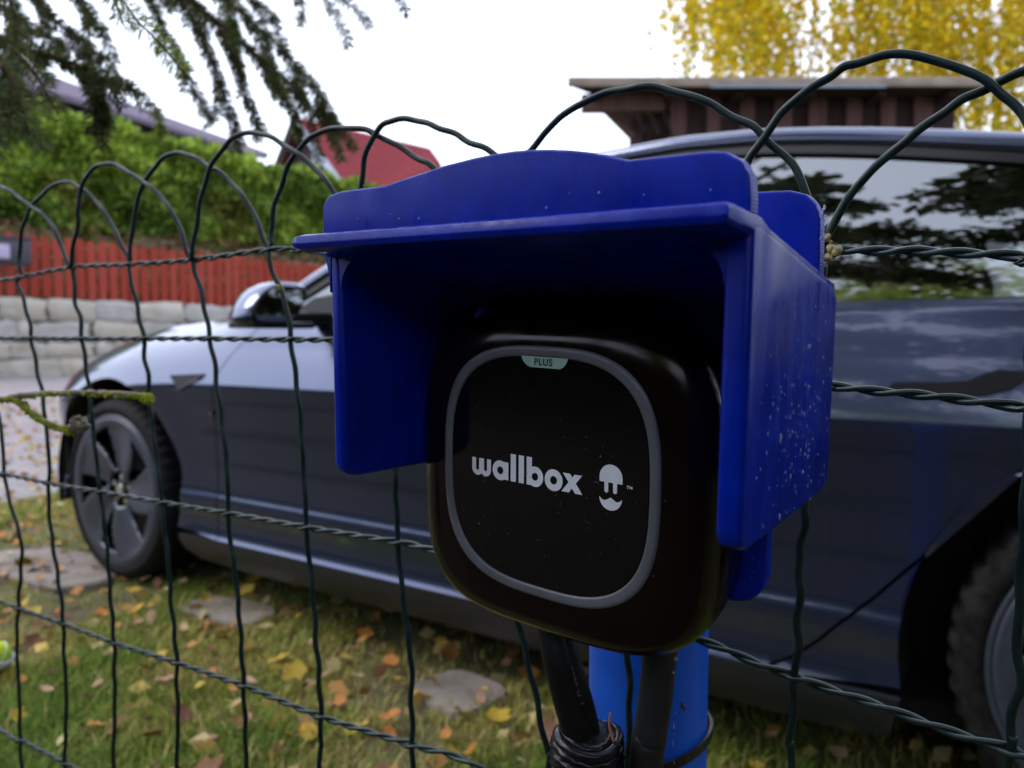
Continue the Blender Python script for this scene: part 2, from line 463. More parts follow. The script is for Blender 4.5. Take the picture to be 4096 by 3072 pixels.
Vt = V+[v+rd*6 for v in V]
obj('wall', [v-hB.location for v in Vt], [(0, 1, 2, 3, 4), (9, 8, 7, 6, 5)]+[(i, i+5, (i+1) % 5+5, (i+1) % 5) for i in range(5)], M_woodD, hB, recalc=True)
for s_, m_ in ((gl+ol*0.25, M_woodD), (gr+orr*0.25, M_trim)):
    V, F = tube([ap-rd*0.05-Vector((0, 0, 0.16)), s_-rd*0.05-Vector((0, 0, 0.16))], 0.17, 4)
    obj('bargeboard', [v-hB.location for v in V], F, m_, hB)
cg = (g0*0.62+g1*0.12+g2*0.26)-rd*0.06
V = [cg+Vector((0, 0, .55)), cg+(g1-g0).normalized()*0.55+Vector((0, 0, -.25)), cg+(g2-g0).normalized()*0.55+Vector((0, 0, -.25))]
obj('gable_panel', [v-hB.location for v in V]+[v-hB.location+rd*0.05 for v in V], [(0, 1, 2), (5, 4, 3), (0, 3, 4, 1), (1, 4, 5, 2), (2, 5, 3, 0)], M_trim, hB, recalc=True)
gd = (g2-g1).normalized()
for q in range(5):
    c = g0+gd*(-1.3+q*0.72)+Vector((0, 0, -4.2))-rd*0.03
    V, F = obox(c, gd*0.04, rd*0.03, (0, 0, 1.4)); obj('board', [v-hB.location for v in V], F, M_woodD, hB)
V, F = obox(gl+Vector((-0.3, -0.2, -0.9)), (0.14, 0, 0), (0, 0.14, 0), (0, 0, 1.1)); obj('corner_post', [v-hB.location for v in V], F, M_trim, hB)

# ================================================================ BROWN SHED BEHIND THE CAR
M_shed = mat('brown_boards', (0.13, 0.060, 0.060), 0.8, noise=0.25, nscale=6, stretch=(6, 6, 0.4), bump=0.3, bscale=30)
M_shed2 = mat('brown_boards_shaded', (0.035, 0.016, 0.017), 0.85, noise=0.25, nscale=6, stretch=(6, 6, 0.4))  # same brown darkened, the shade under eaves and in recesses put into colour
M_shedtop = mat('roofing_felt_edge', (0.30, 0.24, 0.20), 0.85, noise=0.2, nscale=5)
sr = Vector((0.834, 0.552, 0)); sf = Vector((-0.552, 0.834, 0))
def sp(s, z, h): return sr*s+sf*z+Vector((0, 0, h))
sh = tag(empty('wooden_shed', sp(2.6, 8.4, 0)), 'brown wooden shed with a flat overhanging roof behind the parked car', 'shed')
so = sh.location
def sbox(name, s0, s1, z0, z1, h0, h1, m, parent=sh, local=True):
    V, F = obox(sp((s0+s1)/2, (z0+z1)/2, (h0+h1)/2), sr*((s1-s0)/2), sf*((z1-z0)/2), (0, 0, (h1-h0)/2))
    return obj(name, [v-so for v in V], F, m, parent)
def spara(name, s0, s1, z0, k, h0, h1, m):
    # block whose sides run back along the line of the road wall
    V = [sp(s, z0, h) for h in (h0, h1) for s in (s0, s1)]+[sp(s+(.693*k if s < 2 else .1*k), z0+.721*k, h) for h in (h0, h1) for s in (s0, s1)]
    F = [(0, 1, 3, 2), (4, 6, 7, 5), (0, 4, 5, 1), (2, 3, 7, 6), (0, 2, 6, 4), (1, 5, 7, 3)]
    return obj(name, [v-so for v in V], F, m, sh, recalc=True)
rf = spara('roof', 0.50, 4.10, 6.75, 3.6, 3.045, 3.09, M_shed2)
bev(sbox('roof_edge', 0.48, 4.12, 6.715, 6.747, 3.035, 3.115, M_shedtop), 0.006)
sbox('gutter_strip', 1.70, 3.2, 6.70, 6.713, 3.02, 3.045, M_trim, rf)
for k_ in range(6): sbox('rafter', 0.70+k_*0.62, 0.78+k_*0.62, 6.80, 7.03, 2.985, 3.043, M_shed2, rf)
sbox('roof_beam', 0.62, 1.35, 6.95, 7.05, 2.90, 3.043, M_shed)
V = [sp(0.82, 7.0, 2.90), sp(1.13, 7.5, 2.80), sp(1.13, 7.5, 2.62), sp(1.55, 7.5, 2.62), sp(1.55, 7.0, 3.04), sp(0.66, 7.0, 3.02)]
obj('soffit', [v-so for v in V]+[v-so+sf*0.04 for v in V], [tuple(range(6)), tuple(range(11, 5, -1))]+[(i, i+6, (i+1) % 6+6, (i+1) % 6) for i in range(6)], M_shed, sh, recalc=True)
for k_ in range(4):
    V, F = obox(sp(1.0+k_*0.13, 6.985, 2.86-k_*0.02), (sr*0.05+Vector((0, 0, -0.12))), sf*0.012, (Vector((0, 0, 0.012))+sr*0.006))
    obj('soffit_batten', [v-so for v in V], F, M_shed2, sh)
spara('wall', 1.09, 4.02, 7.10, 3.0, -0.1, 3.04, M_shed2)
s = 1.42; k_ = 0
while s < 3.95:
    w = random.uniform(0.13, 0.19)
    if k_ % 2 == 0: sbox('board', s, s+w*0.9, 7.02, 7.06, 0.1, 3.04, M_shed)
    else: sbox('board', s-.02, s+w+.02, 7.064, 7.096, 0.1, 3.04, M_shed2)
    s += w; k_ += 1
sbox('corner_post', 1.09, 1.17, 7.02, 7.09, 0, 2.76, M_shed2)

# ================================================================ WEEPING BIRCH
bt = tag(empty('birch_tree', sp(7.6, 14.5, 0)), 'weeping birch with hanging yellow autumn leaves above the brown shed', 'tree')
bo = np.array(bt.location)
V, F = tube(catmull([sp(7.6, 14.5, 0), sp(7.4, 14.4, 3), sp(7.7, 14.2, 6), sp(7.3, 14.0, 9), sp(7.0, 13.8, 12)], 5), [0.24-0.0075*i for i in range(21)], 10)
obj('trunk', [v-bt.location for v in V], F, M_birchbark, bt, smooth=True)
fwd = np.array([-0.552, 0.834, 0]); rgt = np.array([0.834, 0.552, 0])
Cs = []; strands = []
def density(t):   # where along the right axis hanging twigs are thick (t = s/z)
    return np.interp(t, [0.165, 0.20, 0.24, 0.34, 0.365, 0.395, 0.42, 0.50, 0.60, 0.72, 0.9], [0.0, 0.5, 1.0, 1.0, 0.35, 0.10, 0.75, 0.9, 0.85, 1.0, 0.8])
tries = 0
while len(strands) < 1050:
    t = random.uniform(0.16, 0.92)
    if random.random() > density(t): continue
    z = random.uniform(11.0, 15.5)
    topz = 0.88+z*random.uniform(0.36, 0.62)
    lo = random.uniform(0.27, 0.40) if t > 0.30 else random.uniform(0.31, 0.42)
    if t < 0.22: lo = random.uniform(0.31, 0.47)
    if t > 0.56: lo = random.uniform(0.20, 0.42)
    botz = 0.88+z*lo
    if topz-botz < 0.3: continue
    strands.append((t*z, z, botz, topz))
tw = []
for (s_, z, b, tp) in strands:
    nl = int((tp-b)/0.043)
    hz = np.linspace(tp, b, nl)
    ph = random.uniform(0, 6)
    sx = s_+0.05*np.sin(hz*2+ph)+rng.normal(0, 0.035, nl); sz = z+rng.normal(0, 0.05, nl)
    keep = rng.random(nl) < 0.85
    Cs.append((sx[:, None]*rgt+sz[:, None]*fwd+hz[:, None]*np.array([0, 0, 1]))[keep])
    if len(tw) < 150*1: tw.append(tube([sp(s_, z, tp), sp(s_+.03, z, (tp+b)/2), sp(s_, z, b)], 0.004, 3))
C = np.concatenate(Cs); n = len(C)
pal = np.array([[0.72, 0.52, 0.014], [0.56, 0.36, 0.010], [0.36, 0.40, 0.03], [0.82, 0.68, 0.09], [0.34, 0.27, 0.02]])
cc = pal[rng.choice(5, n, p=[.36, .2, .16, .2, .08])]*(0.75+0.4*rng.random((n, 1)))
tag(leaf_cloud(C-bo, 0.074, cc, M_leafT, 'foliage', bt, droop=0.6, aspect=1.3), kind='stuff')
V, F = merge(tw); tag(obj('hanging_twigs', [Vector(v)-bt.location for v in V], F, M_bark, bt), kind='stuff')
for a, b, c in (((7.3, 14.2, 7), (5.2, 13.5, 8.8), (3.2, 13, 9.2)), ((7.4, 14, 8), (6.0, 13, 10), (4.5, 12.3, 9.6)), ((7.6, 14.2, 6.0), (6.6, 13.6, 7.5), (5.2, 13.2, 7.3)), ((7.5, 14.2, 7), (9, 13.8, 9), (10.5, 13.4, 8.6))):
    P = catmull([sp(*a), sp(*b), sp(*c)], 6)
    V, F = tube(P, [0.09-0.005*i for i in range(len(P))], 6); obj('limb', [v-bt.location for v in V], F, M_bark, bt, smooth=True)

# ================================================================ PARKED CAR
M_paint = mat('car_paint', (0.058, 0.073, 0.138), 0.24, metal=0.8, spec=0.6, coat=1.0, coat_rough=0.035, noise=0.05, nscale=300)
M_black = mat('black_trim', (0.007, 0.007, 0.008), 0.3, spec=.25)
M_satin = mat('satin_belt_trim', (0.026, 0.024, 0.028), 0.5, spec=.3)
M_under = mat('underbody_black', (0.006, 0.006, 0.006), 0.9)
M_tyre = mat('tyre_rubber', (0.007, 0.007, 0.009), 0.75, spec=.2, noise=0.3, nscale=25, bump=0.2, bscale=120)
M_tyrem = mat('tyre_rubber_muddy', (0.006, 0.006, 0.007), 0.8, spec=.15, nscale=40, col2=(0.026, 0.023, 0.022), bump=0.3, bscale=80)
M_rim = mat('grey_wheel_cover', (0.062, 0.070, 0.100), 0.42, metal=0.3, noise=0.08, nscale=30)
M_chrome = mat('bright_metal', (0.75, 0.75, 0.78), 0.15, metal=1.0)
M_mirror = mat('mirror_glass', (0.8, 0.82, 0.82), 0.02, metal=1.0)
def glass_mat(name, see=0.25):
    m = bpy.data.materials.new(name); m.use_nodes = True; t = m.node_tree; t.nodes.clear()
    o = t.nodes.new('ShaderNodeOutputMaterial'); g = t.nodes.new('ShaderNodeBsdfGlossy'); g.inputs['Roughness'].default_value = 0.015
    g.inputs['Color'].default_value = (0.92, 0.97, 1, 1)
    tr = t.nodes.new('ShaderNodeBsdfTransparent'); tr.inputs['Color'].default_value = (see, see*1.05, see*1.05, 1)
    fr_ = t.nodes.new('ShaderNodeFresnel'); fr_.inputs['IOR'].default_value = 2.6
    mx = t.nodes.new('ShaderNodeMixShader')
    t.links.new(fr_.outputs[0], mx.inputs[0]); t.links.new(tr.outputs[0], mx.inputs[1]); t.links.new(g.outputs[0], mx.inputs[2]); t.links.new(mx.outputs[0], o.inputs['Surface'])
    return m
M_glass = glass_mat('car_glass')
car = tag(empty('parked_car', (-1.2, 2.4, 0)), 'dark blue grey electric saloon car parked on the grass behind the wire fence', 'car')
CO = Vector(car.location)
Y0, YF = 1.475, 3.325
WF = (-2.70, 0.335); WR = (0.240, 0.335); RA = 0.405
CREST = [(-3.46, .60), (-3.34, .68), (-3.2, .765), (-3.07, .827), (-2.90, .876), (-2.65, .922), (-2.4, .940), (-2.0, .950), (1.0, .950), (1.3, .93)]
PROF = [(.12, .060), (.16, .030), (.20, .008), (.243, .000), (.257, .0085), (.30, .0155), (.345, .0150), (.368, .0165), (.392, .0255), (.46, .031), (.56, .026), (.66, .014), (.715, .004), (.733, .001), (.748, .006), (.78, .019), (.82, .037), (.85, .052), (.862, .057), (.90, .074), (.93, .090), (.95, .098)]
def crest(x): return interps(x, CREST)
def off(x, z):
    zc = z*0.95/crest(x) if x < -2.0 else z
    o = interps(zc, PROF)
    f = ss((-1.95-x)/0.5)
    if zc > .80: o += f*0.12*(min(1.0, (zc-.80)/.15))**2.2
    if x < -2.98: o += 0.42*((-2.98-x)/0.5)**2
    if x > 0.65: o += 0.10*((x-0.65)/0.45)**2
    for c in (WF,):       # flare round the wheel arches
        d = math.hypot(x-c[0], z-c[1])
        if d < RA+.12: o -= 0.006*ss((RA+.12-d)/.10)
    return o
def clip(poly, ax, v, keep_less):
    out_ = []
    n = len(poly)
    for i in range(n):
        a, b = poly[i], poly[(i+1) % n]
        ia = (a[ax] <= v) if keep_less else (a[ax] >= v); ib = (b[ax] <= v) if keep_less else (b[ax] >= v)
        if ia: out_.append(a)
        if ia != ib:
            t = (v-a[ax])/(b[ax]-a[ax]); out_.append((a[0]+(b[0]-a[0])*t, a[1]+(b[1]-a[1])*t))
    return out_
def panel(name, poly, m, yf=off, dx=0.06, dz=0.02, th=0.012, sides=(1, -1), zextra=PROF):
    zs = sorted(set([round(z, 4) for z, _ in zextra]+[round(0.1+dz*i, 4) for i in range(70)])) if zextra else [0.1+dz*i for i in range(75)]
    zs2 = [zs[0]]
    for z in zs[1:]:
        if z-zs2[-1] > 0.005: zs2.append(z)
    x0 = min(p[0] for p in poly); x1 = max(p[0] for p in poly)
    nx = max(1, int((x1-x0)/dx))
    cells = []
    for i in range(nx):
        st = clip(clip(poly, 0, x0+(x1-x0)*i/nx, False), 0, x0+(x1-x0)*(i+1)/nx, True)
        if len(st) < 3: continue
        for a, b in zip(zs2, zs2[1:]):
            c = clip(clip(st, 1, a, False), 1, b, True)
            if len(c) >= 3:
                ar = abs(sum(c[k][0]*c[(k+1) % len(c)][1]-c[(k+1) % len(c)][0]*c[k][1] for k in range(len(c))))/2
                if ar > 1e-7: cells.append(c)
    res_ = []
    for sgn in sides:
        bm = bmesh.new()
        for c in cells:
            vs = []
            for x, z in c:
                y = Y0+yf(x, z) if sgn > 0 else YF-yf(x, z)
                vs.append(bm.verts.new((x-CO.x, y-CO.y, z-CO.z)))
            try: bm.faces.new(vs)
            except ValueError: pass
        bmesh.ops.remove_doubles(bm, verts=bm.verts, dist=1e-4)
        bmesh.ops.recalc_face_normals(bm, faces=bm.faces)
        if bm.faces:
            s_ = sum(f.normal.y*f.calc_area() for f in bm.faces)
            if s_*sgn > 0: bmesh.ops.reverse_faces(bm, faces=bm.faces)
        me = bpy.data.meshes.new(name); bm.to_mesh(me); bm.free()
        me.polygons.foreach_set('use_smooth', [True]*len(me.polygons)); me.materials.append(m)
        o = link(bpy.data.objects.new(name, me), car)
        if th:
            so_ = o.modifiers.new('s', 'SOLIDIFY'); so_.thickness = th; so_.offset = -1
            es = o.modifiers.new('e', 'EDGE_SPLIT'); es.split_angle = R(50)
        res_.append(o)
    return res_
def arc(c, r, a0, a1, n=28): return [(c[0]+r*math.cos(R(a0+(a1-a0)*i/n)), c[1]+r*math.sin(R(a0+(a1-a0)*i/n))) for i in range(n+1)]
G = 0.0025
cut = [(-2.096, .2445), (-2.116, .40), (-2.12, .49), (-2.115, .60), (-2.104, .708), (-2.088, .77), (-2.061, .824), (-2.01, .88), (-1.951, .925), (-1.93, .95)]
fender = [(x-G, z) for x, z in cut]+[(x, crest(x)) for x in (-2.2, -2.4, -2.65, -2.8, -2.9, -3.0, -3.07, -3.2, -3.34, -3.44)]+[(-3.44, .26)]+arc(WF, RA, 190.5, -10.5)
panel('fender', fender, M_paint)
fdoor = [(x+G, z) for x, z in cut]+[(-.98-G, .95), (-.985-G, .6), (-1.0-G, .2445)]
panel('front_door', fdoor, M_paint)
rcut = [(.16, .95), (.13, .84), (.075, .755), (.01, .67), (-.053, .592), (-.13, .50), (-.213, .405), (-.264, .355), (-.303, .312), (-.345, .275), (-.395, .2445)]
rdoors = panel('rear_door', [(-.98+G, .95)]+[(x-G*.8, z+G*.6) for x, z in rcut]+[(-1.0+G, .2445), (-.985+G, .6)], M_paint)
quarter = [(x+G, z-G) for x, z in rcut]+arc(WR, RA, 190.5, -10.5)[::1]+[(1.08, .26), (1.08, .95)]
panel('rear_quarter_panel', quarter, M_paint)
sill = [(-2.285, .242), (-2.285, .22), (-2.262, .19), (-2.22, .160), (-2.0, .15), (-.25, .142), (-.175, .16), (-.158, .242)]
M_sill = mat('dark_sill_moulding', (0.022, 0.023, 0.032), 0.42, spec=.4, coat=.3, coat_rough=.2)
panel('sill', sill, M_sill)
# bonnet, windscreen, roof
def grid(name, f, nu, nv, m, parent=car, th=0):
    V = [f(i/nu, j/nv) for j in range(nv+1) for i in range(nu+1)]
    F = [(j*(nu+1)+i, j*(nu+1)+i+1, (j+1)*(nu+1)+i+1, (j+1)*(nu+1)+i) for j in range(nv) for i in range(nu)]
    o = obj(name, [Vector(v)-CO for v in V], F, m, parent, smooth=True)
    return o
def ybl(x, v, z): a = Y0+off(x, z); return a+(YF-off(x, z)-a)*v
def bon(u, v):
    x = -3.44+(-1.99+3.44)*u
    z = crest(x)-0.001
    s_ = math.sin(math.pi*v)
    return (x-(0.16*s_ if u < .03 else 0.16*s_*(1-u)**2)+0*u, ybl(x, v, z), z+0.035*s_**0.6*min(1, 1))
grid('bonnet', bon, 24, 24, M_paint)
def fb(u, v):
    z = 0.20+u*(crest(-3.44)-0.20)
    s_ = math.sin(math.pi*v)
    return (-3.44-0.16*s_**.7-0.03*math.sin(math.pi*u), ybl(-3.44, v, min(z, .6)), z+0.03*s_**.6*u)
grid('front_bumper', fb, 8, 20, M_paint)
def rb(u, v):
    z = 0.22+u*(0.95-0.22); s_ = math.sin(math.pi*v)
    return (1.08+0.14*s_**.6+0.03*math.sin(math.pi*u), ybl(1.08, v, z), z)
grid('rear_bumper', rb, 8, 20, M_paint)
RT = [(-2.06, .955), (-1.95, 1.005), (-1.86, 1.050), (-1.70, 1.128), (-1.5, 1.212), (-1.3, 1.278), (-1.15, 1.315), (-.92, 1.351), (-.68, 1.360), (-.5, 1.349), (-.37, 1.331), (-.25, 1.310), (-.11, 1.281), (0, 1.257), (.2, 1.205), (.45, 1.13), (.7, 1.05), (.95, .985), (1.08, .955)]
def rt(x): return interps(x, RT)
def offg(z): t = max(0, z-.945); return 0.106+.22*t+.55*t*t
def rl(x): return rt(x)-(0.042 if x > -1.2 else 0.042+0.008*ss((-1.2-x)/.5))
xs_r = list(np.linspace(-2.06, 1.08, 64))
for sgn in (1, -1):
    V = []; F = []; prof_r = [(-.012, 0.004), (0, 0.0), (.35, 0.0015), (.68, .006), (.88, .016), (.98, .034), (1.04, .070), (1.06, .115)]
    for x in xs_r:
        a, b = rl(x), rt(x)
        for t, dy in prof_r:
            z = a+(b-a)*t; o_ = offg(a)+dy
            V.append(Vector((x, Y0+o_ if sgn > 0 else YF-o_, z))-CO)
    k = len(prof_r)
    for i in range(len(xs_r)-1):
        for j in range(k-1): F.append((i*k+j, (i+1)*k+j, (i+1)*k+j+1, i*k+j+1))
    o = obj('roof_rail', V, F, M_paint, car, smooth=True, recalc=True)
def top(u, v):
    x = -2.03+(1.08+2.03)*u
    z = rt(x); a = Y0+offg(z)+0.080; s_ = math.sin(math.pi*v)
    return (x-0.22*s_*ss((-1.3-x)/.7)+0.10*s_*ss((x-.5)/.5), a+(YF+Y0-2*a)*v, z+0.003-0.03*ss((-1.75-x)/.2)+0.03*s_**.7*min(1, max(0, z-.98)/.3))
o = grid('glass_roof', top, 44, 16, M_black)
# windows
wtop = lambda x: rl(x)-0.020
def wpoly(x0, x1, zb=.947, n=14, slant0=0, slant1=0):
    xs = [x0+(x1-x0)*i/n for i in range(n+1)]
    return [(x0-slant0, zb)]+[(x, max(zb+.004, wtop(x))) for x in xs]+[(x1-slant1, zb)]
gy = lambda d: (lambda x, z: offg(z)+d)
panel('quarter_window', wpoly(-1.93, -1.66, n=6), M_glass, yf=gy(.012), th=0, zextra=None)
panel('front_door_window', wpoly(-1.63, -1.02), M_glass, yf=gy(.012), th=0, zextra=None)
panel('rear_door_window', wpoly(-.93, .14), M_glass, yf=gy(.012), th=0, zextra=None)
panel('rear_side_window', wpoly(.18, .62), M_glass, yf=gy(.012), th=0, zextra=None)
panel('window_pillar', [(-1.02, .947), (-1.02, wtop(-1.02)), (-.93, wtop(-.93)), (-.93, .947)], M_black, yf=gy(.004), zextra=None)
panel('window_pillar', [(.14, .947), (.14, wtop(.14)), (.18, wtop(.18)), (.18, .947)], M_black, yf=gy(.004), zextra=None)
panel('window_divider', [(-1.66, .947), (-1.66, wtop(-1.66)), (-1.63, wtop(-1.63)), (-1.63, .947)], M_black, yf=gy(.002), zextra=None)
panel('mirror_sail', [(-1.86, .947), (-1.76, 1.00), (-1.66, 1.01), (-1.66, .947)], M_black, yf=gy(-.004), zextra=None)
xs = list(np.linspace(-2.0, .95, 40))
panel('window_seal', [(x, rl(x)+.001) for x in xs]+[(x, wtop(x)-.002) for x in xs[::-1]], M_black, yf=gy(.003), zextra=None)
panel('belt_trim', [(-1.93, .926), (.62, .926), (.66, .948), (-1.90, .948)], M_satin, yf=lambda x, z: off(x, .93)-0.011+(z-.926)*0.30, zextra=None, dz=.01)
# black boxes added for the dark inside; backing plates darken the panel gaps
for nm, b in (('inner_shell', (-1.95, 1.05, 1.80, 3.0, .2, .88)), ('engine_bay', (-3.3, -1.95, 1.80, 3.0, .2, .66)), ('underbody', (-2.9, .95, 1.60, 3.20, .16, .20)), ('gap_backing', (-2.26, -.20, 1.57, 1.61, .2, .84)), ('gap_backing', (-2.26, -.20, 3.19, 3.23, .2, .84)), ('cabin_floor', (-1.9, 1.0, 1.62, 3.18, .9, .93))):
    V, F = box(*b); obj(nm, [Vector(v)-CO for v in V], F, M_under, car)
M_seat = mat('dark_seat_cover', (0.02, 0.02, 0.022), 0.6)
for x, y in ((-1.05, 1.98), (-1.05, 2.82), (-.15, 2.0), (-.15, 2.8)):
    V, F = box(x-.07, x+.07, y-.23, y+.23, .75, 1.10); s_ = bev(obj('seat_back', [Vector(v)-CO for v in V], F, M_seat, car), .05)
    V, F = box(x-.03, x+.05, y-.12, y+.12, 1.11, 1.22); bev(obj('headrest', [Vector(v)-CO for v in V], F, M_seat, s_), .03)
for c in (WF, WR):
    for s0, s1 in ((Y0+.02, Y0+.30), (YF-.30, YF-.02)):
        V = []; F = []
        n = 24
        for i in range(n+1):
            a = R(-12+204*i/n)
            for y in (s0, s1): V.append(Vector((c[0]+(RA+.004)*math.cos(a), y, c[1]+(RA+.004)*math.sin(a)))-CO)
        F = [(2*i, 2*i+1, 2*i+3, 2*i+2) for i in range(n)]
        obj('wheel_arch_liner', V, F, M_under, car)
        yb = s1 if s0 < 2 else s0
        V = [Vector((c[0]+(RA+.01)*math.cos(R(15*i)), yb, c[1]+(RA+.01)*math.sin(R(15*i))))-CO for i in range(24)]
        obj('wheel_arch_liner', V, [tuple(range(24))], M_under, car)

# wheels
def tyre_mesh(m):
    prof = [(.030, .262), (.010, .270), (0, .286), (.002, .300), (.010, .316), (.022, .326), (.036, .332), (.075, .334), (.080, .328), (.088, .328), (.093, .334), (.14, .334), (.145, .328), (.153, .328), (.158, .334), (.20, .332), (.214, .326), (.226, .314), (.234, .295), (.235, .27), (.215, .25)]
    seg = 144; V = []; F = []; n = len(prof)
    for j in range(seg):
        a = 2*math.pi*j/seg
        for i, (y, r) in enumerate(prof):
            if 4 <= i <= 16 and (j % 3 == 0) and i not in (8, 9, 12, 13): r -= 0.009 if 4 < i < 16 else .005
            V.append((r*math.cos(a), y, r*math.sin(a)))
    for j in range(seg):
        k = (j+1) % seg
        for i in range(n-1): F.append((j*n+i, j*n+i+1, k*n+i+1, k*n+i))
    me = bpy.data.meshes.new('tyre'); me.from_pydata(V, [], F); me.materials.append(m); me.update()
    me.polygons.foreach_set('use_smooth', [True]*len(me.polygons)); return me
def cover_mesh():
    """wheel cover: disc with five swept openings"""
    rs = [.062, .075, .095, .12, .145, .17, .195, .215, .228, .240, .252, .262]
    seg = 180; V = []; F = []
    def yy(r, a): 
        ph = (math.degrees(a) % 72)
        return .022-.020*((r-.06)/.2)**.8+0.006*math.sin(2*math.pi*ph/72)*(1 if r < .23 else 0)
    for j in range(seg):
        a = 2*math.pi*j/seg
        for r in rs: V.append((r*math.cos(a), yy(r, a), r*math.sin(a)))
    n = len(rs)
    def hole(r, deg):
        if r < .078 or r > .225: return False
        d = ((deg-6) % 72)-36+0*r
        c = -2+ (r-.078)*90
        w = 7+ (r-.078)*55
        return abs(d-c+8) < w
    for j in range(seg):
        k = (j+1) % seg
        for i in range(n-1):
            if hole((rs[i]+rs[i+1])/2, (j+.5)*360/seg): continue
            F.append((j*n+i, k*n+i, k*n+i+1, j*n+i+1))
    me = bpy.data.meshes.new('wheel_cover'); me.from_pydata(V, [], F); me.materials.append(M_rim); me.update()
    me.polygons.foreach_set('use_smooth', [True]*len(me.polygons)); return me
TM, TMM, CM = tyre_mesh(M_tyre), tyre_mesh(M_tyrem), cover_mesh()
def wheel(c, y, rot, flip, tm, spin=0):
    w = obj('wheel', *lathe_y([(.16, .05), (.12, .10), (.11, .20), (.10, .245), (.05, .262)], 40), M_under, car, smooth=True)
    w.location = Vector((c[0], y, c[1]))-CO
    w.rotation_euler = (0, spin, math.pi if flip else rot)
    t = link(bpy.data.objects.new('tyre', tm), w)
    cv = link(bpy.data.objects.new('wheel_cover', CM), w)
    so_ = cv.modifiers.new('s', 'SOLIDIFY'); so_.thickness = .012; so_.offset = 1
    obj('rim_lip', *lathe_y([(.012, .258), (.004, .262), (.002, .270), (.008, .276), (.02, .274)], 72), M_rim, w, smooth=True)
    obj('hub_cap', *lathe_y([(.05, .060), (.035, .052), (.030, .030), (.026, .024), (.024, 0.001)], 30), M_black, w, smooth=True)
    for k in range(5):
        a = 2*math.pi*k/5+.3
        V, F = lathe_y([(.03, .001), (.03, .009), (.05, .011)], 6, (.048*math.cos(a), 0, .048*math.sin(a)))
        obj('lug_nut', V, F, M_chrome, w)
    V, F = lathe_y([(.022, .001), (.022, .020), (.026, .022)], 20); obj('centre_badge', V, F, M_chrome, w)
    obj('brake_disc', *lathe_y([(.09, .06), (.09, .17), (.10, .17)], 40), mat('brake_disc_metal', (.09, .09, .10), .4, metal=.8), w, smooth=False)
    return w
wheel(WF, Y0+.010, 0.0, False, TM, R(4)); wheel(WR, Y0+.015, 0, False, TMM, R(30))
wheel(WF, YF-.010, 0, True, TM); wheel(WR, YF-.012, 0, True, TM)

# door mirrors
def rbox(name, b, m, parent, w, seg=5):
    V, F = box(*b); return bev(obj(name, [Vector(v)-CO for v in V], F, m, parent), w, seg)
for sgn in (1, -1):
    fy_ = lambda y: y if sgn > 0 else YF+Y0-y
    V = []; F = []; NS = 32
    # cross sections from the nose of the shell back to the glass: (x, centre y, centre z, half y, half z)
    for (x, cy, cz, hy, hz) in ((-1.745, 1.350, .955, .010, .012), (-1.738, 1.345, .958, .040, .032), (-1.720, 1.340, .962, .062, .046), (-1.690, 1.334, .966, .077, .058), (-1.650, 1.330, .968, .083, .061), (-1.610, 1.330, .968, .081, .059), (-1.600, 1.330, .968, .077, .052)):
        for j_ in range(NS):
            a = 2*math.pi*j_/NS; c, q = math.cos(a), math.sin(a); r_ = (abs(c)**3.4+abs(q)**3.4)**(-1/3.4)
            yl = cy+hy*r_*c; zl = cz+hz*r_*q
            if q > 0: zl -= .016*max(0, (cy-yl)/.098)**2
            yl += .60*(zl-cz)
            V.append(Vector((x, fy_(yl), zl))-CO)
    for i_ in range(6):
        for j_ in range(NS): k_ = (j_+1) % NS; F.append((i_*NS+j_, i_*NS+k_, (i_+1)*NS+k_, (i_+1)*NS+j_))
    F.append(tuple(range(NS))); F.append(tuple(6*NS+q for q in range(NS)))
    mo = obj('door_mirror', V, F, M_paint, car, smooth=True, recalc=True)
    es = mo.modifiers.new('e', 'EDGE_SPLIT'); es.split_angle = R(60)
    for nm, hy, hz, x, m_ in (('mirror_frame', .074, .050, -1.597, M_black), ('mirror_glass', .068, .044, -1.593, M_mirror)):
        V = []
        for xx in (x-.006, x):
            for j_ in range(NS):
                a = 2*math.pi*j_/NS; c, q = math.cos(a), math.sin(a); r_ = (abs(c)**3.4+abs(q)**3.4)**(-1/3.4)
                yl = 1.328+hy*r_*c; zl = .966+hz*r_*q
                if q > 0: zl -= .014*max(0, (1.318-yl)/.098)**2
                yl += .60*(zl-.966)
                V.append(Vector((xx, fy_(yl), zl))-CO)
        F = [tuple(range(NS)), tuple(NS+q for q in range(NS))]+[(j_, (j_+1) % NS, (j_+1) % NS+NS, j_+NS) for j_ in range(NS)]
        obj(nm, V, F, m_, mo, recalc=True)
    my = lambda a, b_: (a, b_) if sgn > 0 else (YF+Y0-b_, YF+Y0-a)
    a, b_ = my(1.256, 1.46); rbox('mirror_base', (-1.72, -1.606, a, b_, .906, .924), M_black, mo, .009)
    a, b_ = my(1.36, 1.60); rbox('mirror_arm', (-1.72, -1.66, a, b_, .912, .955), M_black, mo, .014)

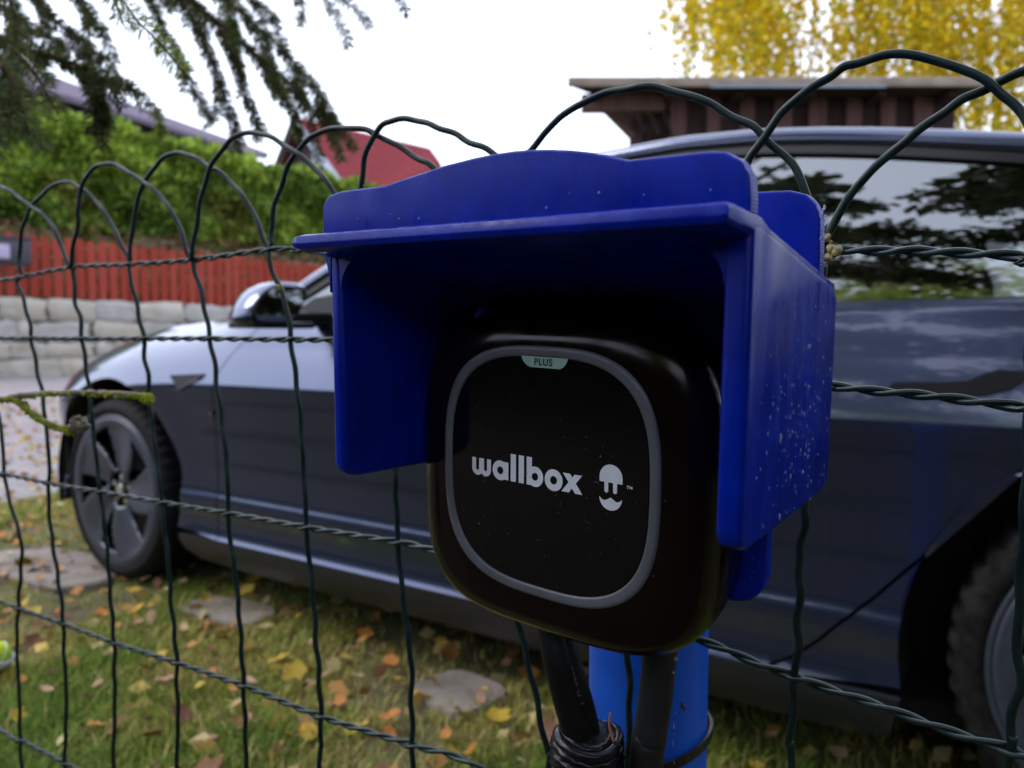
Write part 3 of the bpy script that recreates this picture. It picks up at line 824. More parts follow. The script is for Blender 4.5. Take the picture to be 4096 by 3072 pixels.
# side repeater on the fender
M_rep = mat('repeater_frame', (0.02, 0.021, 0.026), 0.6, spec=.2)
def yo(x, z, d): return Y0+off(x, z)+d
V = []; P = [(-2.335, .759), (-2.150, .768), (-2.162, .752), (-2.262, .712), (-2.282, .709)]
V = [Vector((x, yo(x, z, -.004), z))-CO for x, z in P]+[Vector((x, yo(x, z, .01), z))-CO for x, z in P]
n = len(P)
fr2 = obj('side_repeater', V, [tuple(range(n)), tuple(range(2*n-1, n-1, -1))]+[(i, i+n, (i+1) % n+n, (i+1) % n) for i in range(n)], M_rep, car, recalc=True)
cx = sum(p[0] for p in P)/n; cz = sum(p[1] for p in P)/n
P2 = [(cx+(x-cx)*.84, cz+(z-cz)*.78) for x, z in P]
V = [Vector((x, yo(x, z, -.007), z))-CO for x, z in P2]+[Vector((x, yo(x, z, .0), z))-CO for x, z in P2]
obj('repeater_lens', V, [tuple(range(n)), tuple(range(2*n-1, n-1, -1))]+[(i, i+n, (i+1) % n+n, (i+1) % n) for i in range(n)], M_black, fr2, recalc=True)
# flush door handles, the recess shadow put into their black colour
M_handle = mat('handle_shadow_black', (0.006, 0.006, 0.008), 0.5, spec=.15)
for hx, pd in ((0, rdoors[0]),):
    P = [(-.196, .792), (-.186, .785), (-.10, .783), (-.05, .785), (-.012, .796), (.014, .818), (.010, .826), (-.030, .828), (-.052, .820), (-.072, .809), (-.11, .805), (-.185, .803)]
    n = len(P)
    V = [Vector((x, yo(x, z, -.0025), z))-CO for x, z in P]+[Vector((x, yo(x, z, .012), z))-CO for x, z in P]
    F = [tuple(range(n)), tuple(range(2*n-1, n-1, -1))]+[(i, i+n, (i+1) % n+n, (i+1) % n) for i in range(n)]
    obj('door_handle', V, F, M_handle, pd, recalc=True)
    V2 = [v+Vector((-.86, 0, .0)) for v in V]
    obj('door_handle', V2, F, M_handle, pd, recalc=True)
# head and tail lamps
for sgn in (1, -1):
    P = [(-3.40, .60), (-3.15, .70), (-3.08, .735), (-3.12, .665), (-3.36, .575)]
    V = [Vector((x, Y0+off(x, z)-.003 if sgn > 0 else YF-off(x, z)+.003, z))-CO for x, z in P]
    obj('headlight', V, [tuple(range(5))], M_glass, car)
    P = [(.90, .86), (1.07, .87), (1.07, .78), (.95, .79)]
    V = [Vector((x, Y0+off(x, z)-.003 if sgn > 0 else YF-off(x, z)+.003, z))-CO for x, z in P]
    obj('tail_light', V, [tuple(range(4))], mat('red_lamp', (.35, .01, .01), .1), car)

# ================================================================ GREEN WIRE MESH FENCE
FY = 0.44
M_wire = mat('green_pvc_wire', (0.004, 0.015, 0.013), 0.42, spec=0.35, nscale=120, col2=(0.008, 0.026, 0.023), bump=0.15, bscale=300, bdist=.0005, rvar=.1)
M_wireh = mat('green_pvc_wire_weathered', (0.005, 0.018, 0.0165), 0.34, spec=0.5, nscale=90, col2=(0.014, 0.036, 0.034), rvar=.08)
fence = tag(empty('wire_fence', (-0.5, FY, 0)), 'green plastic coated wire mesh fence with looped top in front of the parked car', 'fence')
FO = Vector(fence.location)
ARCH = [[(-1.1456,1.0352),(-1.1033,1.0603),(-1.0645,1.0675),(-1.0284,1.062),(-0.9998,1.0541),(-0.9587,1.035),(-0.9234,1.0193),(-0.898,1.0002),(-0.8798,0.9721),(-0.8661,0.9572)],[(-0.9886,0.9515),(-0.9921,0.9788),(-0.9832,1.0052),(-0.9682,1.0253),(-0.951,1.0358),(-0.9214,1.0469),(-0.9005,1.0513),(-0.8804,1.0516),(-0.8612,1.0465),(-0.8399,1.0369),(-0.8159,1.0214),(-0.7963,1.0038),(-0.78,0.9836),(-0.7663,0.9667),(-0.7602,0.9547)],[(-0.8661,0.9572),(-0.8632,0.9711),(-0.852,0.9952),(-0.8457,1.0193),(-0.8417,1.0385),(-0.8232,1.0524),(-0.8083,1.0588),(-0.7844,1.0583),(-0.7617,1.0518),(-0.7431,1.0427),(-0.7194,1.0315),(-0.6967,1.0175),(-0.6771,0.9994),(-0.6659,0.9841),(-0.6559,0.9631),(-0.6491,0.9532)],[(-0.7602,0.9547),(-0.7579,0.9662),(-0.7562,0.9819),(-0.7476,1.0025),(-0.7417,1.0221),(-0.7289,1.0343),(-0.7132,1.0459),(-0.695,1.0547),(-0.6724,1.0553),(-0.653,1.0506),(-0.6322,1.0404),(-0.612,1.0309),(-0.5926,1.0176),(-0.5738,1.0011),(-0.56,0.9822),(-0.5501,0.9643),(-0.543,0.956)],[(-0.6491,0.9532),(-0.6474,0.9595),(-0.6416,0.9792),(-0.6337,1.0027),(-0.626,1.0212),(-0.6145,1.0365),(-0.6008,1.0471),(-0.5829,1.0564),(-0.5596,1.057),(-0.5397,1.0522),(-0.5222,1.0432),(-0.5053,1.0341),(-0.4851,1.0207),(-0.4693,1.0067),(-0.459,0.9957),(-0.4474,0.9772),(-0.4401,0.9603),(-0.4372,0.9507)],[(-0.543,0.956),(-0.541,0.9617),(-0.542,0.9717),(-0.5372,0.9909),(-0.5291,1.0068),(-0.5205,1.0212),(-0.5087,1.0338),(-0.4939,1.0431),(-0.4754,1.047),(-0.4544,1.0465),(-0.4308,1.0419),(-0.4163,1.0356),(-0.4022,1.0277),(-0.3884,1.0204),(-0.375,1.0119),(-0.3631,1.0054),(-0.3474,0.9898),(-0.3391,0.9693),(-0.3339,0.9451)],[(-0.4372,0.9507),(-0.4333,0.9777),(-0.4305,0.997),(-0.4279,1.008),(-0.4237,1.0216),(-0.4163,1.0332),(-0.4081,1.0403),(-0.3973,1.0421),(-0.3868,1.0422),(-0.3747,1.0386),(-0.3616,1.0353),(-0.3501,1.0287),(-0.3364,1.0235),(-0.3242,1.016),(-0.3084,1.0082),(-0.2823,0.9888),(-0.2606,0.9653),(-0.2483,0.9395)],[(-0.3339,0.9451),(-0.3248,0.9713),(-0.3089,0.9856),(-0.2897,0.9989),(-0.2765,1.0058),(-0.2664,1.0161),(-0.2559,1.0235),(-0.2443,1.0283),(-0.2333,1.0314),(-0.2203,1.0338),(-0.2068,1.0334),(-0.1955,1.0327),(-0.1835,1.0293),(-0.1707,1.0243),(-0.1614,1.0193),(-0.1503,1.013),(-0.141,1.0063),(-0.1304,0.9993),(-0.1236,0.992),(-0.1159,0.9848),(-0.1101,0.9783),(-0.1058,0.971),(-0.1,0.959),(-0.0951,0.9451),(-0.0911,0.9251)],[(-0.2483,0.9395),(-0.2072,0.9519),(-0.177,0.9549),(-0.1489,0.963),(-0.1326,0.976),(-0.1293,0.9815),(-0.1236,0.9894),(-0.1187,0.9963),(-0.1131,1.0029),(-0.1042,1.0097),(-0.0971,1.0141),(-0.0886,1.0174),(-0.0818,1.0216),(-0.0744,1.0225),(-0.0635,1.0237),(-0.0529,1.0218),(-0.0425,1.0184),(-0.0344,1.0142),(-0.0258,1.0081),(-0.0173,1.0022),(-0.0108,0.9954),(-0.0064,0.9904),(-0.0017,0.9813),(0.0033,0.9667),(0.0076,0.9449),(0.0102,0.919)],[(-0.0904,0.9255),(-0.0905,0.9292),(-0.0867,0.9388),(-0.0832,0.9475),(-0.0788,0.9551),(-0.0708,0.9638),(-0.065,0.9702),(-0.0586,0.9757),(-0.0532,0.9797),(-0.0483,0.9836),(-0.043,0.9873),(-0.0351,0.992),(-0.0287,0.9969),(-0.0192,0.9997),(-0.0123,1.0028),(-0.0032,1.0061),(0.0124,1.0083),(0.0373,1.0064),(0.0682,0.9926),(0.0969,0.9636),(0.1181,0.918)]]
VERT = [[(-1.1271,0.9469),(-1.1184,0.8983),(-1.0847,0.8399),(-1.0527,0.7757),(-1.0476,0.7333),(-1.0459,0.7103),(-1.0392,0.6879),(-1.0277,0.6667),(-1.012,0.6401),(-1.0096,0.6118),(-1.0186,0.5716),(-1.0229,0.5475),(-1.0286,0.5211),(-1.0318,0.4809),(-1.0297,0.4323),(-1.0325,0.3814),(-1.0307,0.3423),(-1.0277,0.3),(-1.0337,0.2),(-1.0307,0.1),(-1.0277,0.0),(-1.0337,-0.03)],[(-0.9886,0.9515),(-0.9947,0.9463),(-0.9845,0.9318),(-0.9689,0.9006),(-0.965,0.8789),(-0.9588,0.859),(-0.9518,0.8359),(-0.9436,0.8147),(-0.9401,0.7879),(-0.9356,0.7613),(-0.9339,0.7252),(-0.9374,0.707),(-0.9383,0.678),(-0.9331,0.6459),(-0.9249,0.6106),(-0.9176,0.5791),(-0.9145,0.5469),(-0.9155,0.5177),(-0.9133,0.4719),(-0.9175,0.4246),(-0.9229,0.3765),(-0.9199,0.3),(-0.9259,0.2),(-0.9229,0.1),(-0.9199,0.0),(-0.9259,-0.03)],[(-0.8661,0.9572),(-0.8653,0.9396),(-0.8637,0.9194),(-0.8551,0.9026),(-0.8519,0.8775),(-0.8467,0.8524),(-0.8416,0.8274),(-0.838,0.8104),(-0.8367,0.7853),(-0.8312,0.7519),(-0.8266,0.7189),(-0.8216,0.6927),(-0.8175,0.6679),(-0.8144,0.6431),(-0.8124,0.6129),(-0.809,0.5758),(-0.8069,0.5492),(-0.8082,0.5248),(-0.8092,0.4905),(-0.8121,0.455),(-0.8165,0.4103),(-0.8135,0.3),(-0.8195,0.2),(-0.8165,0.1),(-0.8135,0.0),(-0.8195,-0.03)],[(-0.7601,0.9556),(-0.7542,0.9399),(-0.7477,0.9211),(-0.742,0.9037),(-0.7349,0.8823),(-0.7335,0.8605),(-0.7287,0.842),(-0.7284,0.8155),(-0.7243,0.8003),(-0.7214,0.7772),(-0.7156,0.7464),(-0.7119,0.7234),(-0.7095,0.7068),(-0.7066,0.6838),(-0.7017,0.6531),(-0.7012,0.6297),(-0.6983,0.6067),(-0.6954,0.5837),(-0.6925,0.5607),(-0.6939,0.5286),(-0.6926,0.5051),(-0.6955,0.4727),(-0.6974,0.448),(-0.6974,0.4),(-0.6944,0.3),(-0.7004,0.2),(-0.6974,0.1),(-0.6944,0.0),(-0.7004,-0.03)],[(-0.6498,0.9541),(-0.646,0.9397),(-0.6369,0.9191),(-0.6308,0.8963),(-0.6272,0.8804),(-0.6217,0.8621),(-0.619,0.842),(-0.6155,0.825),(-0.6116,0.7995),(-0.6072,0.7711),(-0.6055,0.7428),(-0.6057,0.7156),(-0.6032,0.6912),(-0.598,0.666),(-0.5936,0.6351),(-0.5912,0.6064),(-0.5891,0.5706),(-0.5884,0.5489),(-0.5874,0.5197),(-0.5872,0.483),(-0.5872,0.4),(-0.5842,0.3),(-0.5902,0.2),(-0.5872,0.1),(-0.5842,0.0),(-0.5902,-0.03)],[(-0.543,0.956),(-0.5408,0.9479),(-0.5353,0.9319),(-0.5239,0.9157),(-0.519,0.9),(-0.5165,0.882),(-0.5135,0.8663),(-0.511,0.8479),(-0.5074,0.8296),(-0.5061,0.8128),(-0.5043,0.7933),(-0.5032,0.7669),(-0.501,0.7406),(-0.5004,0.7133),(-0.4965,0.6872),(-0.4927,0.6547),(-0.4905,0.6215),(-0.4877,0.5956),(-0.4862,0.5621),(-0.4867,0.5352),(-0.4889,0.5142),(-0.4889,0.4),(-0.4859,0.3),(-0.4919,0.2),(-0.4889,0.1),(-0.4859,0.0),(-0.4919,-0.03)],[(-0.4372,0.9507),(-0.4281,0.9272),(-0.4198,0.8911),(-0.4106,0.8553),(-0.4044,0.8126),(-0.3986,0.7771),(-0.3998,0.7589),(-0.3976,0.7461),(-0.3974,0.7244),(-0.3957,0.7039),(-0.3922,0.6801),(-0.3891,0.6567),(-0.3855,0.6392),(-0.3843,0.6212),(-0.3846,0.5902),(-0.3839,0.566),(-0.3841,0.5474),(-0.3871,0.5),(-0.3841,0.4),(-0.3811,0.3),(-0.3871,0.2),(-0.3841,0.1),(-0.3811,0.0),(-0.3871,-0.03)],[(-0.3339,0.9451),(-0.3251,0.8902),(-0.3152,0.8248),(-0.3034,0.7435),(-0.2936,0.7021),(-0.2847,0.6778),(-0.2789,0.658),(-0.2728,0.6375),(-0.2675,0.6173),(-0.2626,0.5967),(-0.2607,0.5865),(-0.2637,0.5),(-0.2607,0.4),(-0.2577,0.3),(-0.2637,0.2),(-0.2607,0.1),(-0.2577,0.0),(-0.2637,-0.03)],[(-0.233,0.9385),(-0.2258,0.8596),(-0.2152,0.7709),(-0.2066,0.7122),(-0.203,0.6759),(-0.2009,0.6561),(-0.2016,0.6307),(-0.202,0.6051),(-0.205,0.5),(-0.202,0.4),(-0.199,0.3),(-0.205,0.2),(-0.202,0.1),(-0.199,0.0),(-0.205,-0.03)],[(-0.0907,0.9255),(-0.0907,0.9151),(-0.0915,0.8878),(-0.0927,0.8373),(-0.0965,0.7893),(-0.0968,0.777),(-0.099,0.7663),(-0.0983,0.7578),(-0.0993,0.7471),(-0.0984,0.736),(-0.0993,0.7226),(-0.0983,0.7095),(-0.0996,0.7005),(-0.1003,0.6885),(-0.1004,0.6778),(-0.1011,0.6642),(-0.1021,0.6504),(-0.1013,0.6381),(-0.1043,0.5),(-0.1013,0.4),(-0.0983,0.3),(-0.1043,0.2),(-0.1013,0.1),(-0.0983,0.0),(-0.1043,-0.03)],[(0.004,0.919),(0.0033,0.8868),(0.0042,0.8428),(0.0042,0.8093),(0.0036,0.7816),(0.0036,0.7589),(0.003,0.7436),(0.0037,0.7284),(0.0051,0.7135),(0.0026,0.6974),(0.0023,0.6816),(0.0021,0.6699),(-0.0009,0.5),(0.0021,0.4),(0.0051,0.3),(-0.0009,0.2),(0.0021,0.1),(0.0051,0.0),(-0.0009,-0.03)],[(-1.165,0.955),(-1.161,0.7),(-1.165,0.4),(-1.1620000000000001,0.0),(-1.165,-0.03)],[(-1.28,0.955),(-1.276,0.7),(-1.28,0.4),(-1.2770000000000001,0.0),(-1.28,-0.03)],[(-1.4,0.955),(-1.396,0.7),(-1.4,0.4),(-1.397,0.0),(-1.4,-0.03)],[(-1.52,0.955),(-1.516,0.7),(-1.52,0.4),(-1.5170000000000001,0.0),(-1.52,-0.03)],[(0.115,0.92),(0.11900000000000001,0.7),(0.115,0.4),(0.11800000000000001,0.0),(0.115,-0.03)],[(0.225,0.92),(0.229,0.7),(0.225,0.4),(0.228,0.0),(0.225,-0.03)],[(0.34,0.92),(0.34400000000000003,0.7),(0.34,0.4),(0.343,0.0),(0.34,-0.03)],[(0.45,0.92),(0.454,0.7),(0.45,0.4),(0.453,0.0),(0.45,-0.03)]]
HORZ = [[(-1.6,0.957),(-1.1268,0.9504),(-1.0379,0.9502),(-0.9886,0.9515),(-0.8661,0.9572),(-0.7602,0.9547),(-0.6491,0.9532),(-0.543,0.956),(-0.5073,0.9533),(-0.4795,0.9516),(-0.4373,0.95),(-0.3339,0.9444),(-0.2483,0.9389),(-0.1623,0.9326),(-0.0904,0.9263),(-0.0853,0.9272),(-0.0682,0.9256),(-0.0467,0.9243),(-0.0263,0.9219),(-0.0102,0.9202),(-0.0003,0.9186),(0.0156,0.9162),(0.2,0.92),(0.6,0.92)],[(-1.6,0.88),(-1.1201,0.88),(-1.0438,0.88),(-0.965,0.88),(-0.8546,0.8795),(-0.7366,0.8795),(-0.6245,0.8796),(-0.5126,0.8788),(-0.4692,0.8785),(-0.42,0.876),(-0.3151,0.8673),(-0.2225,0.8597),(-0.1231,0.8562),(-0.0907,0.8544),(-0.0806,0.854),(-0.0664,0.8527),(-0.05,0.8517),(-0.0342,0.8507),(-0.0192,0.8492),(0.0022,0.8471),(0.0216,0.8448),(0.2,0.84),(0.6,0.84)],[(-1.6,0.716),(-1.0963,0.7095),(-1.0519,0.7115),(-0.9338,0.7117),(-0.8241,0.7142),(-0.7146,0.716),(-0.6043,0.7184),(-0.4997,0.7198),(-0.396,0.7224),(-0.3646,0.7215),(-0.2975,0.7173),(-0.2065,0.7032),(-0.1546,0.6984),(-0.1377,0.696),(-0.1195,0.692),(-0.0999,0.6897),(-0.0778,0.6867),(-0.0547,0.6843),(-0.0329,0.6812),(-0.019,0.6796),(0.0005,0.6783),(0.0076,0.6772),(0.0294,0.6731),(0.2,0.66),(0.6,0.66)],[(-1.6,0.552),(-1.1242,0.5448),(-1.0722,0.5456),(-1.0254,0.5464),(-0.9175,0.5496),(-0.8059,0.551),(-0.6982,0.5561),(-0.5881,0.5595),(-0.4879,0.5588),(-0.3844,0.5644),(-0.3159,0.5662),(-0.1,0.53),(0.2,0.5),(0.6,0.5)],[(-1.6,0.395),(-1.0867,0.3735),(-1.0329,0.3765),(-0.9205,0.3807),(-0.8226,0.3851),(-0.6,0.395),(-0.1,0.385),(0.3,0.35),(0.6,0.34)],[(-1.6,0.235),(-0.5,0.235),(0.6,0.19)],[(-1.6,0.075),(-0.5,0.075),(0.6,0.05)]]
def wxz(P, y=FY): return [Vector((x, y, z)) for x, z in P]
def crinkle(P, a, seed):
    """the slight kinks of a factory-crimped wire"""
    o = []; s = 0; r_ = random.Random(seed); ph = r_.uniform(0, 6)
    for i, p in enumerate(P):
        if i: s += (P[i]-P[i-1]).length
        o.append(p+Vector((a*math.sin(s*2*math.pi/.036+ph), a*.8*math.cos(s*2*math.pi/.041+ph), a*.5*math.sin(s*170+ph))))
    return o
k = 0
for i, P in enumerate(ARCH):
    Q = crinkle(catmull(wxz(P, FY+(.0024 if i % 2 else -.0024)), 8), .0006, i)
    V, F = tube(Q, .00225, 10); obj('arch_wire', [v-FO for v in V], F, M_wire, fence, smooth=True)
for i, P in enumerate(VERT):
    Q = crinkle(catmull(wxz(P), 8), .0006, 40+i)
    V, F = tube(Q, .0022, 10); obj('vertical_wire', [v-FO for v in V], F, M_wire, fence, smooth=True)
def vx_at(z):
    o = []
    for P in VERT:
        for (x0, z0), (x1, z1) in zip(P, P[1:]):
            if min(z0, z1) <= z <= max(z0, z1):
                o.append(x0+(x1-x0)*(z-z0)/((z1-z0) or 1)); break
    return sorted(o)
for hi, P in enumerate(HORZ):
    Q = catmull(wxz(P), 10)
    # resample evenly
    L = [0]
    for a, b in zip(Q, Q[1:]): L.append(L[-1]+(b-a).length)
    N = int(L[-1]/.0022)
    s = np.linspace(0, L[-1], N)
    X = np.interp(s, L, [q.x for q in Q]); Z = np.interp(s, L, [q.z for q in Q])
    cr = vx_at(min(float(np.median(Z)), .90)) 
    cr = [c for c in (cr or []) if X.min() < c < X.max()]
    # twist phase: whole number of half turns between neighbouring upright wires
    nodes_x = [X.min()-.1]+cr+[X.max()+.1]
    ph_nodes = [math.pi*5*j for j in range(len(nodes_x))]
    PH = np.interp(X, nodes_x, ph_nodes)
    dmin = np.min(np.abs(X[:, None]-np.array(nodes_x)[None]), 1)
    rad = .00165+.0018*np.exp(-(dmin/.006)**2)
    for q in (0, math.pi):
        a = PH+q+math.pi/2
        pts = [Vector((X[i], FY+rad[i]*math.sin(a[i])*1.0, Z[i]+.0013*math.cos(a[i])*(rad[i]/.00165))) for i in range(N)]
        V, F = tube(pts, .00155, 7); obj('twisted_wire', [v-FO for v in V], F, M_wireh, fence, smooth=True)
# dried resin and lichen stuck to the wire
M_lich = mat('pale_lichen', (0.34, 0.30, 0.20), 0.9, nscale=300, col2=(0.5, 0.40, 0.08), bump=.6, bscale=400)
def lump(name, c, r, m, parent, n=5, org=None):
    parts = []
    for i in range(n):
        bm = bmesh.new(); bmesh.ops.create_icosphere(bm, subdivisions=2, radius=r*random.uniform(.35, .7))
        d = Vector((random.uniform(-1, 1), random.uniform(-1, 1), random.uniform(-1, 1)))*r*.7
        parts.append(([v.co*random.uniform(.85, 1.15)+d+Vector(c)-(org or Vector((0, 0, 0))) for v in bm.verts], [tuple(v.index for v in f.verts) for f in bm.faces])); bm.free()
    V, F = merge(parts); return obj(name, V, F, m, parent, smooth=True)
lump('lichen_patch', (-0.0847,0.437,0.9249), .0042, M_lich, fence, 7, FO)
lump('lichen_patch', (-0.0872,0.437,0.9331), .0028, M_lich, fence, 5, FO)
lump('lichen_patch', (-0.0895,0.437,0.9198), .0022, M_lich, fence, 4, FO)
lump('lichen_patch', (-0.5283,0.437,0.9228), .0026, M_lich, fence, 5, FO)

# ================================================================ BLUE POST
M_post = mat('blue_post_paint', (0.006, 0.095, 0.60), 0.36, spec=0.5, nscale=30, col2=(0.007, 0.11, 0.66), bump=.25, bscale=35, bdist=.001, rvar=.06)
pc = (-0.2134,0.4973)
post = tag(empty('metal_post', (pc[0], pc[1], 0)), 'round blue painted metal post standing behind the black charging box', 'post')
PR = 0.0415
V, F = tube([(0, 0, -.2), (0, 0, .3), (0, 0, .6), (0, 0, .9)], PR, 48)
bev(obj('pole', V, F, M_post, post, smooth=True), .001)
V, F = tube([(0, 0, .9), (0, 0, .915)], [PR+.002, PR-.004], 48); obj('post_cap', V, F, M_black, post)
M_chip = mat('paint_chip', (0.03, 0.03, 0.035), .8)
for (a, z0, z1, w) in ((R(-50), .668, .655, .0012), (R(-47), .655, .650, .0009), (R(-33), .640, .634, .0016), (R(-62), .628, .625, .0010), (R(-52), .600, .596, .001)):
    P = [Vector((PR*math.cos(a+(i-2)*.018), PR*math.sin(a+(i-2)*.018), z0+(z1-z0)*i/4)) for i in range(5)]
    V, F = tube(P, [w*.2, w*.7, w, w*.6, w*.2], 6); obj('paint_chip', V, F, M_chip, post)
M_tie = mat('black_nylon', (0.012, 0.012, 0.014), .35)
pts = [Vector((pc[0]+(PR+.003)*math.cos(R(a)), pc[1]+(PR+.003)*math.sin(R(a)), .597+.012*math.sin(R(a+60)))) for a in range(0, 361, 8)]
V = []; F = []
for i, p in enumerate(pts):
    r_ = Vector((p.x-pc[0], p.y-pc[1], 0)).normalized()
    V += [p-r_*.0012+Vector((0, 0, -.0032)), p+r_*.0008+Vector((0, 0, -.0032)), p+r_*.0008+Vector((0, 0, .0032)), p-r_*.0012+Vector((0, 0, .0032))]
F = [(4*i+j, 4*i+4+j, 4*i+4+(j+1) % 4, 4*i+(j+1) % 4) for i in range(len(pts)-1) for j in range(4)]
tag(obj('cable_tie', V, F, M_tie), 'black plastic cable tie strapped round the blue post', 'cable tie')

# ================================================================ CHARGING BOX
MW = Matrix([[0.994728,0.097848,0.030701,-0.197655],[-0.096658,0.994587,-0.03812,0.324968],[-0.034265,0.034952,0.998801,0.812347],[0.0,0.0,0.0,1.0]])
def place(o):
    o.matrix_world = MW.copy(); return o
ch = tag(place(empty('charging_box')), 'glossy black square electric car charger with light ring and white lettering', 'charger')
M_gloss = mat('black_gloss_plastic', (0.0050, 0.0020, 0.0016), 0.16, spec=0.28, nscale=60, col2=(0.008, 0.0030, 0.0024), rvar=.07, bump=.05, bscale=25, bdist=.001)
M_glossF = mat('black_gloss_front', (0.0025, 0.0022, 0.0024), 0.10, spec=0.5, nscale=90, col2=(0.0035, 0.003, 0.003), rvar=.05)
M_ring = mat('grey_light_ring', (0.13, 0.135, 0.16), 0.38, noise=.12, nscale=40)
M_white = mat('white_print', (0.84, 0.86, 0.95), 0.45, noise=.03, nscale=200)
M_mint = mat('mint_badge_print', (0.36, 0.55, 0.50), 0.45, noise=.05, nscale=200)
def sel(hx, hz, n, a, cx=0, cz=0):
    c, s = math.cos(a), math.sin(a)
    r = (abs(c)**n+abs(s)**n)**(-1/n)
    return cx+hx*r*c, cz+hz*r*s
def loft(sec, seg=120, capf=True, capb=True):
    V = []; F = []
    for (y, hx, hz, n, cx, cz) in sec:
        for j in range(seg):
            x, z = sel(hx, hz, n, 2*math.pi*j/seg, cx, cz); V.append((x, y, z))
    for i in range(len(sec)-1):
        for j in range(seg):
            k_ = (j+1) % seg; F.append((i*seg+j, i*seg+k_, (i+1)*seg+k_, (i+1)*seg+j))
    if capf: F.append(tuple(range(seg-1, -1, -1)))
    if capb: F.append(tuple((len(sec)-1)*seg+j for j in range(seg)))
    return V, F
sec = [(.0006, .050, .048, 3, 0, 0), (.0006, .0668, .0645, 3, 0, 0), (.0012, .071, .069, 3.2, -.0004, -.001), (.0028, .0780, .0745, 3.5, -.0022, -.002), (.0055, .0836, .0792, 3.8, -.0032, -.003), (.0095, .0872, .0824, 4, -.0034, -.0035), (.015, .0886, .0840, 4, -.0026, -.0038), (.022, .0886, .0843, 4, -.0016, -.004), (.036, .0868, .0835, 4, -.0004, -.004), (.050, .0845, .0818, 3.8, .0008, -.004), (.0555, .080, .078, 3.8, .0008, -.004)]
V, F = loft(sec); obj('casing', V, F, M_gloss, ch, smooth=True)
V, F = loft([(-.0002, .055, .053, 3, 0, 0), (-.0002, .0604, .0580, 3, 0, 0), (.0010, .0608, .0584, 3, 0, 0)], capb=False); obj('front_panel', V, F, M_glossF, ch)
V, F = loft([(.0008, .0609, .0585, 3, 0, 0), (-.0003, .0611, .0587, 3, 0, 0), (-.0006, .0622, .0598, 3, 0, 0), (-.0006, .0648, .0624, 3, 0, 0), (-.0002, .0662, .0638, 3, 0, 0), (.0010, .0665, .0641, 3, 0, 0)], capf=False, capb=False)
obj('light_ring', V, F, M_ring, ch, smooth=True)
V, F = loft([(.0555, .060, .055, 4, 0, -.004), (.0655, .060, .055, 4, 0, -.004)]); obj('mounting_bracket', V, F, M_black, ch)
# flat print on the front
def flat(polys, name, m, y0=-.00045, parent=ch):
    V = []; F = []
    for i, P in enumerate(polys):
        o = len(V); y = y0-.00001*i
        V += [(x/1000, y, z/1000) for x, z in P]; F.append(tuple(range(o, o+len(P))))
    return obj(name, V, F, m, parent)
def pa(cx, cz, r, a0, a1, n=14): return [(cx+r*math.cos(R(a0+(a1-a0)*i/n)), cz+r*math.sin(R(a0+(a1-a0)*i/n))) for i in range(n+1)]
def rect(x0, x1, z0, z1): return [(x0, z0), (x1, z0), (x1, z1), (x0, z1)]
def band(cx, cz, ro, ri, a0, a1, n=28): return pa(cx, cz, ro, a0, a1, n)+pa(cx, cz, ri, a1, a0, n)
wm = []
base = -6.4; xh = 2.9
# w: two joined u shapes
for cx in (-42.0, -36.4):
    wm.append(band(cx, -2.65, 3.8, 1.05, 180, 360))
wm += [rect(-45.8, -43.05, -2.66, xh), rect(-40.95, -37.45, -2.66, xh), rect(-35.35, -32.6, -2.66, xh)]
# a
wm += [band(-26.2, -1.75, 5.2, 2.05, 0, 180), band(-26.2, -1.75, 5.2, 2.05, 180, 360), rect(-23.9, -20.75, base+.1, xh+.1)]
# l l
wm += [rect(-19.15, -15.75, base, 7.9), rect(-13.9, -10.5, base, 7.9)]
# b
wm += [rect(-8.75, -5.45, base, 7.9), band(-3.45, -1.75, 5.2, 2.0, 0, 180), band(-3.45, -1.75, 5.2, 2.0, 180, 360)]
# o
wm += [band(8.1, -1.75, 5.45, 2.1, 0, 180), band(8.1, -1.75, 5.45, 2.1, 180, 360)]
# x
wm += [[(13.7, xh), (18.0, xh), (25.2, base), (20.9, base)], [(20.6, xh), (24.9, xh), (17.2, base), (12.9, base)]]
flat(wm, 'wordmark', M_white)
lg = [pa(40.9, 4.35, 6.25, 0, 180, 24)+[(34.65, 2.0), (47.15, 2.0)],
      [(37.4, 2.2)]+pa(38.45, -1.95, 1.05, 180, 360, 10)+[(39.5, 2.2)], [(42.15, 2.2)]+pa(43.2, -1.95, 1.05, 180, 360, 10)+[(44.25, 2.2)],
      [(34.7, -5.2), (35.9, -6.3), (37.4, -6.75), (38.8, -6.3), (40.0, -5.5), (40.9, -5.1), (41.8, -5.5), (43.0, -6.3), (44.4, -6.75), (45.9, -6.3), (47.0, -5.2)]+pa(40.85, -5.0, 6.2, -2, -178, 22)]
flat(lg, 'logo_mark', M_white)
bd = [(-12.6, 58.75), (15.7, 58.55)]+[(15.4, 57.4), (14.6, 55.8), (13.2, 54.3), (11.2, 53.25)]+[(-7.2, 53.35), (-9.2, 54.2), (-11.2, 55.8), (-12.3, 57.4)]
flat([bd], 'badge', M_mint)
def text(body, x, z, size, m, name, y=-.00065, sx=1.0, bold=0.0, parent=ch, mw=None):
    cu = bpy.data.curves.new('t', 'FONT'); cu.body = body; cu.size = size; cu.offset = bold; cu.space_character = 1.12
    to = bpy.data.objects.new('t', cu); COL.objects.link(to)
    bpy.context.view_layer.update()
    me = bpy.data.meshes.new_from_object(to); bpy.data.objects.remove(to)
    xs = [v.co.x for v in me.vertices]; x0 = (min(xs)+max(xs))/2
    for v in me.vertices: v.co = Vector(((v.co.x-x0)*sx+x, y, v.co.y+z))
    me.materials.clear(); me.materials.append(m)
    return link(bpy.data.objects.new(name, me), parent)
M_ink = mat('black_print', (0.01, 0.01, 0.01), .5)
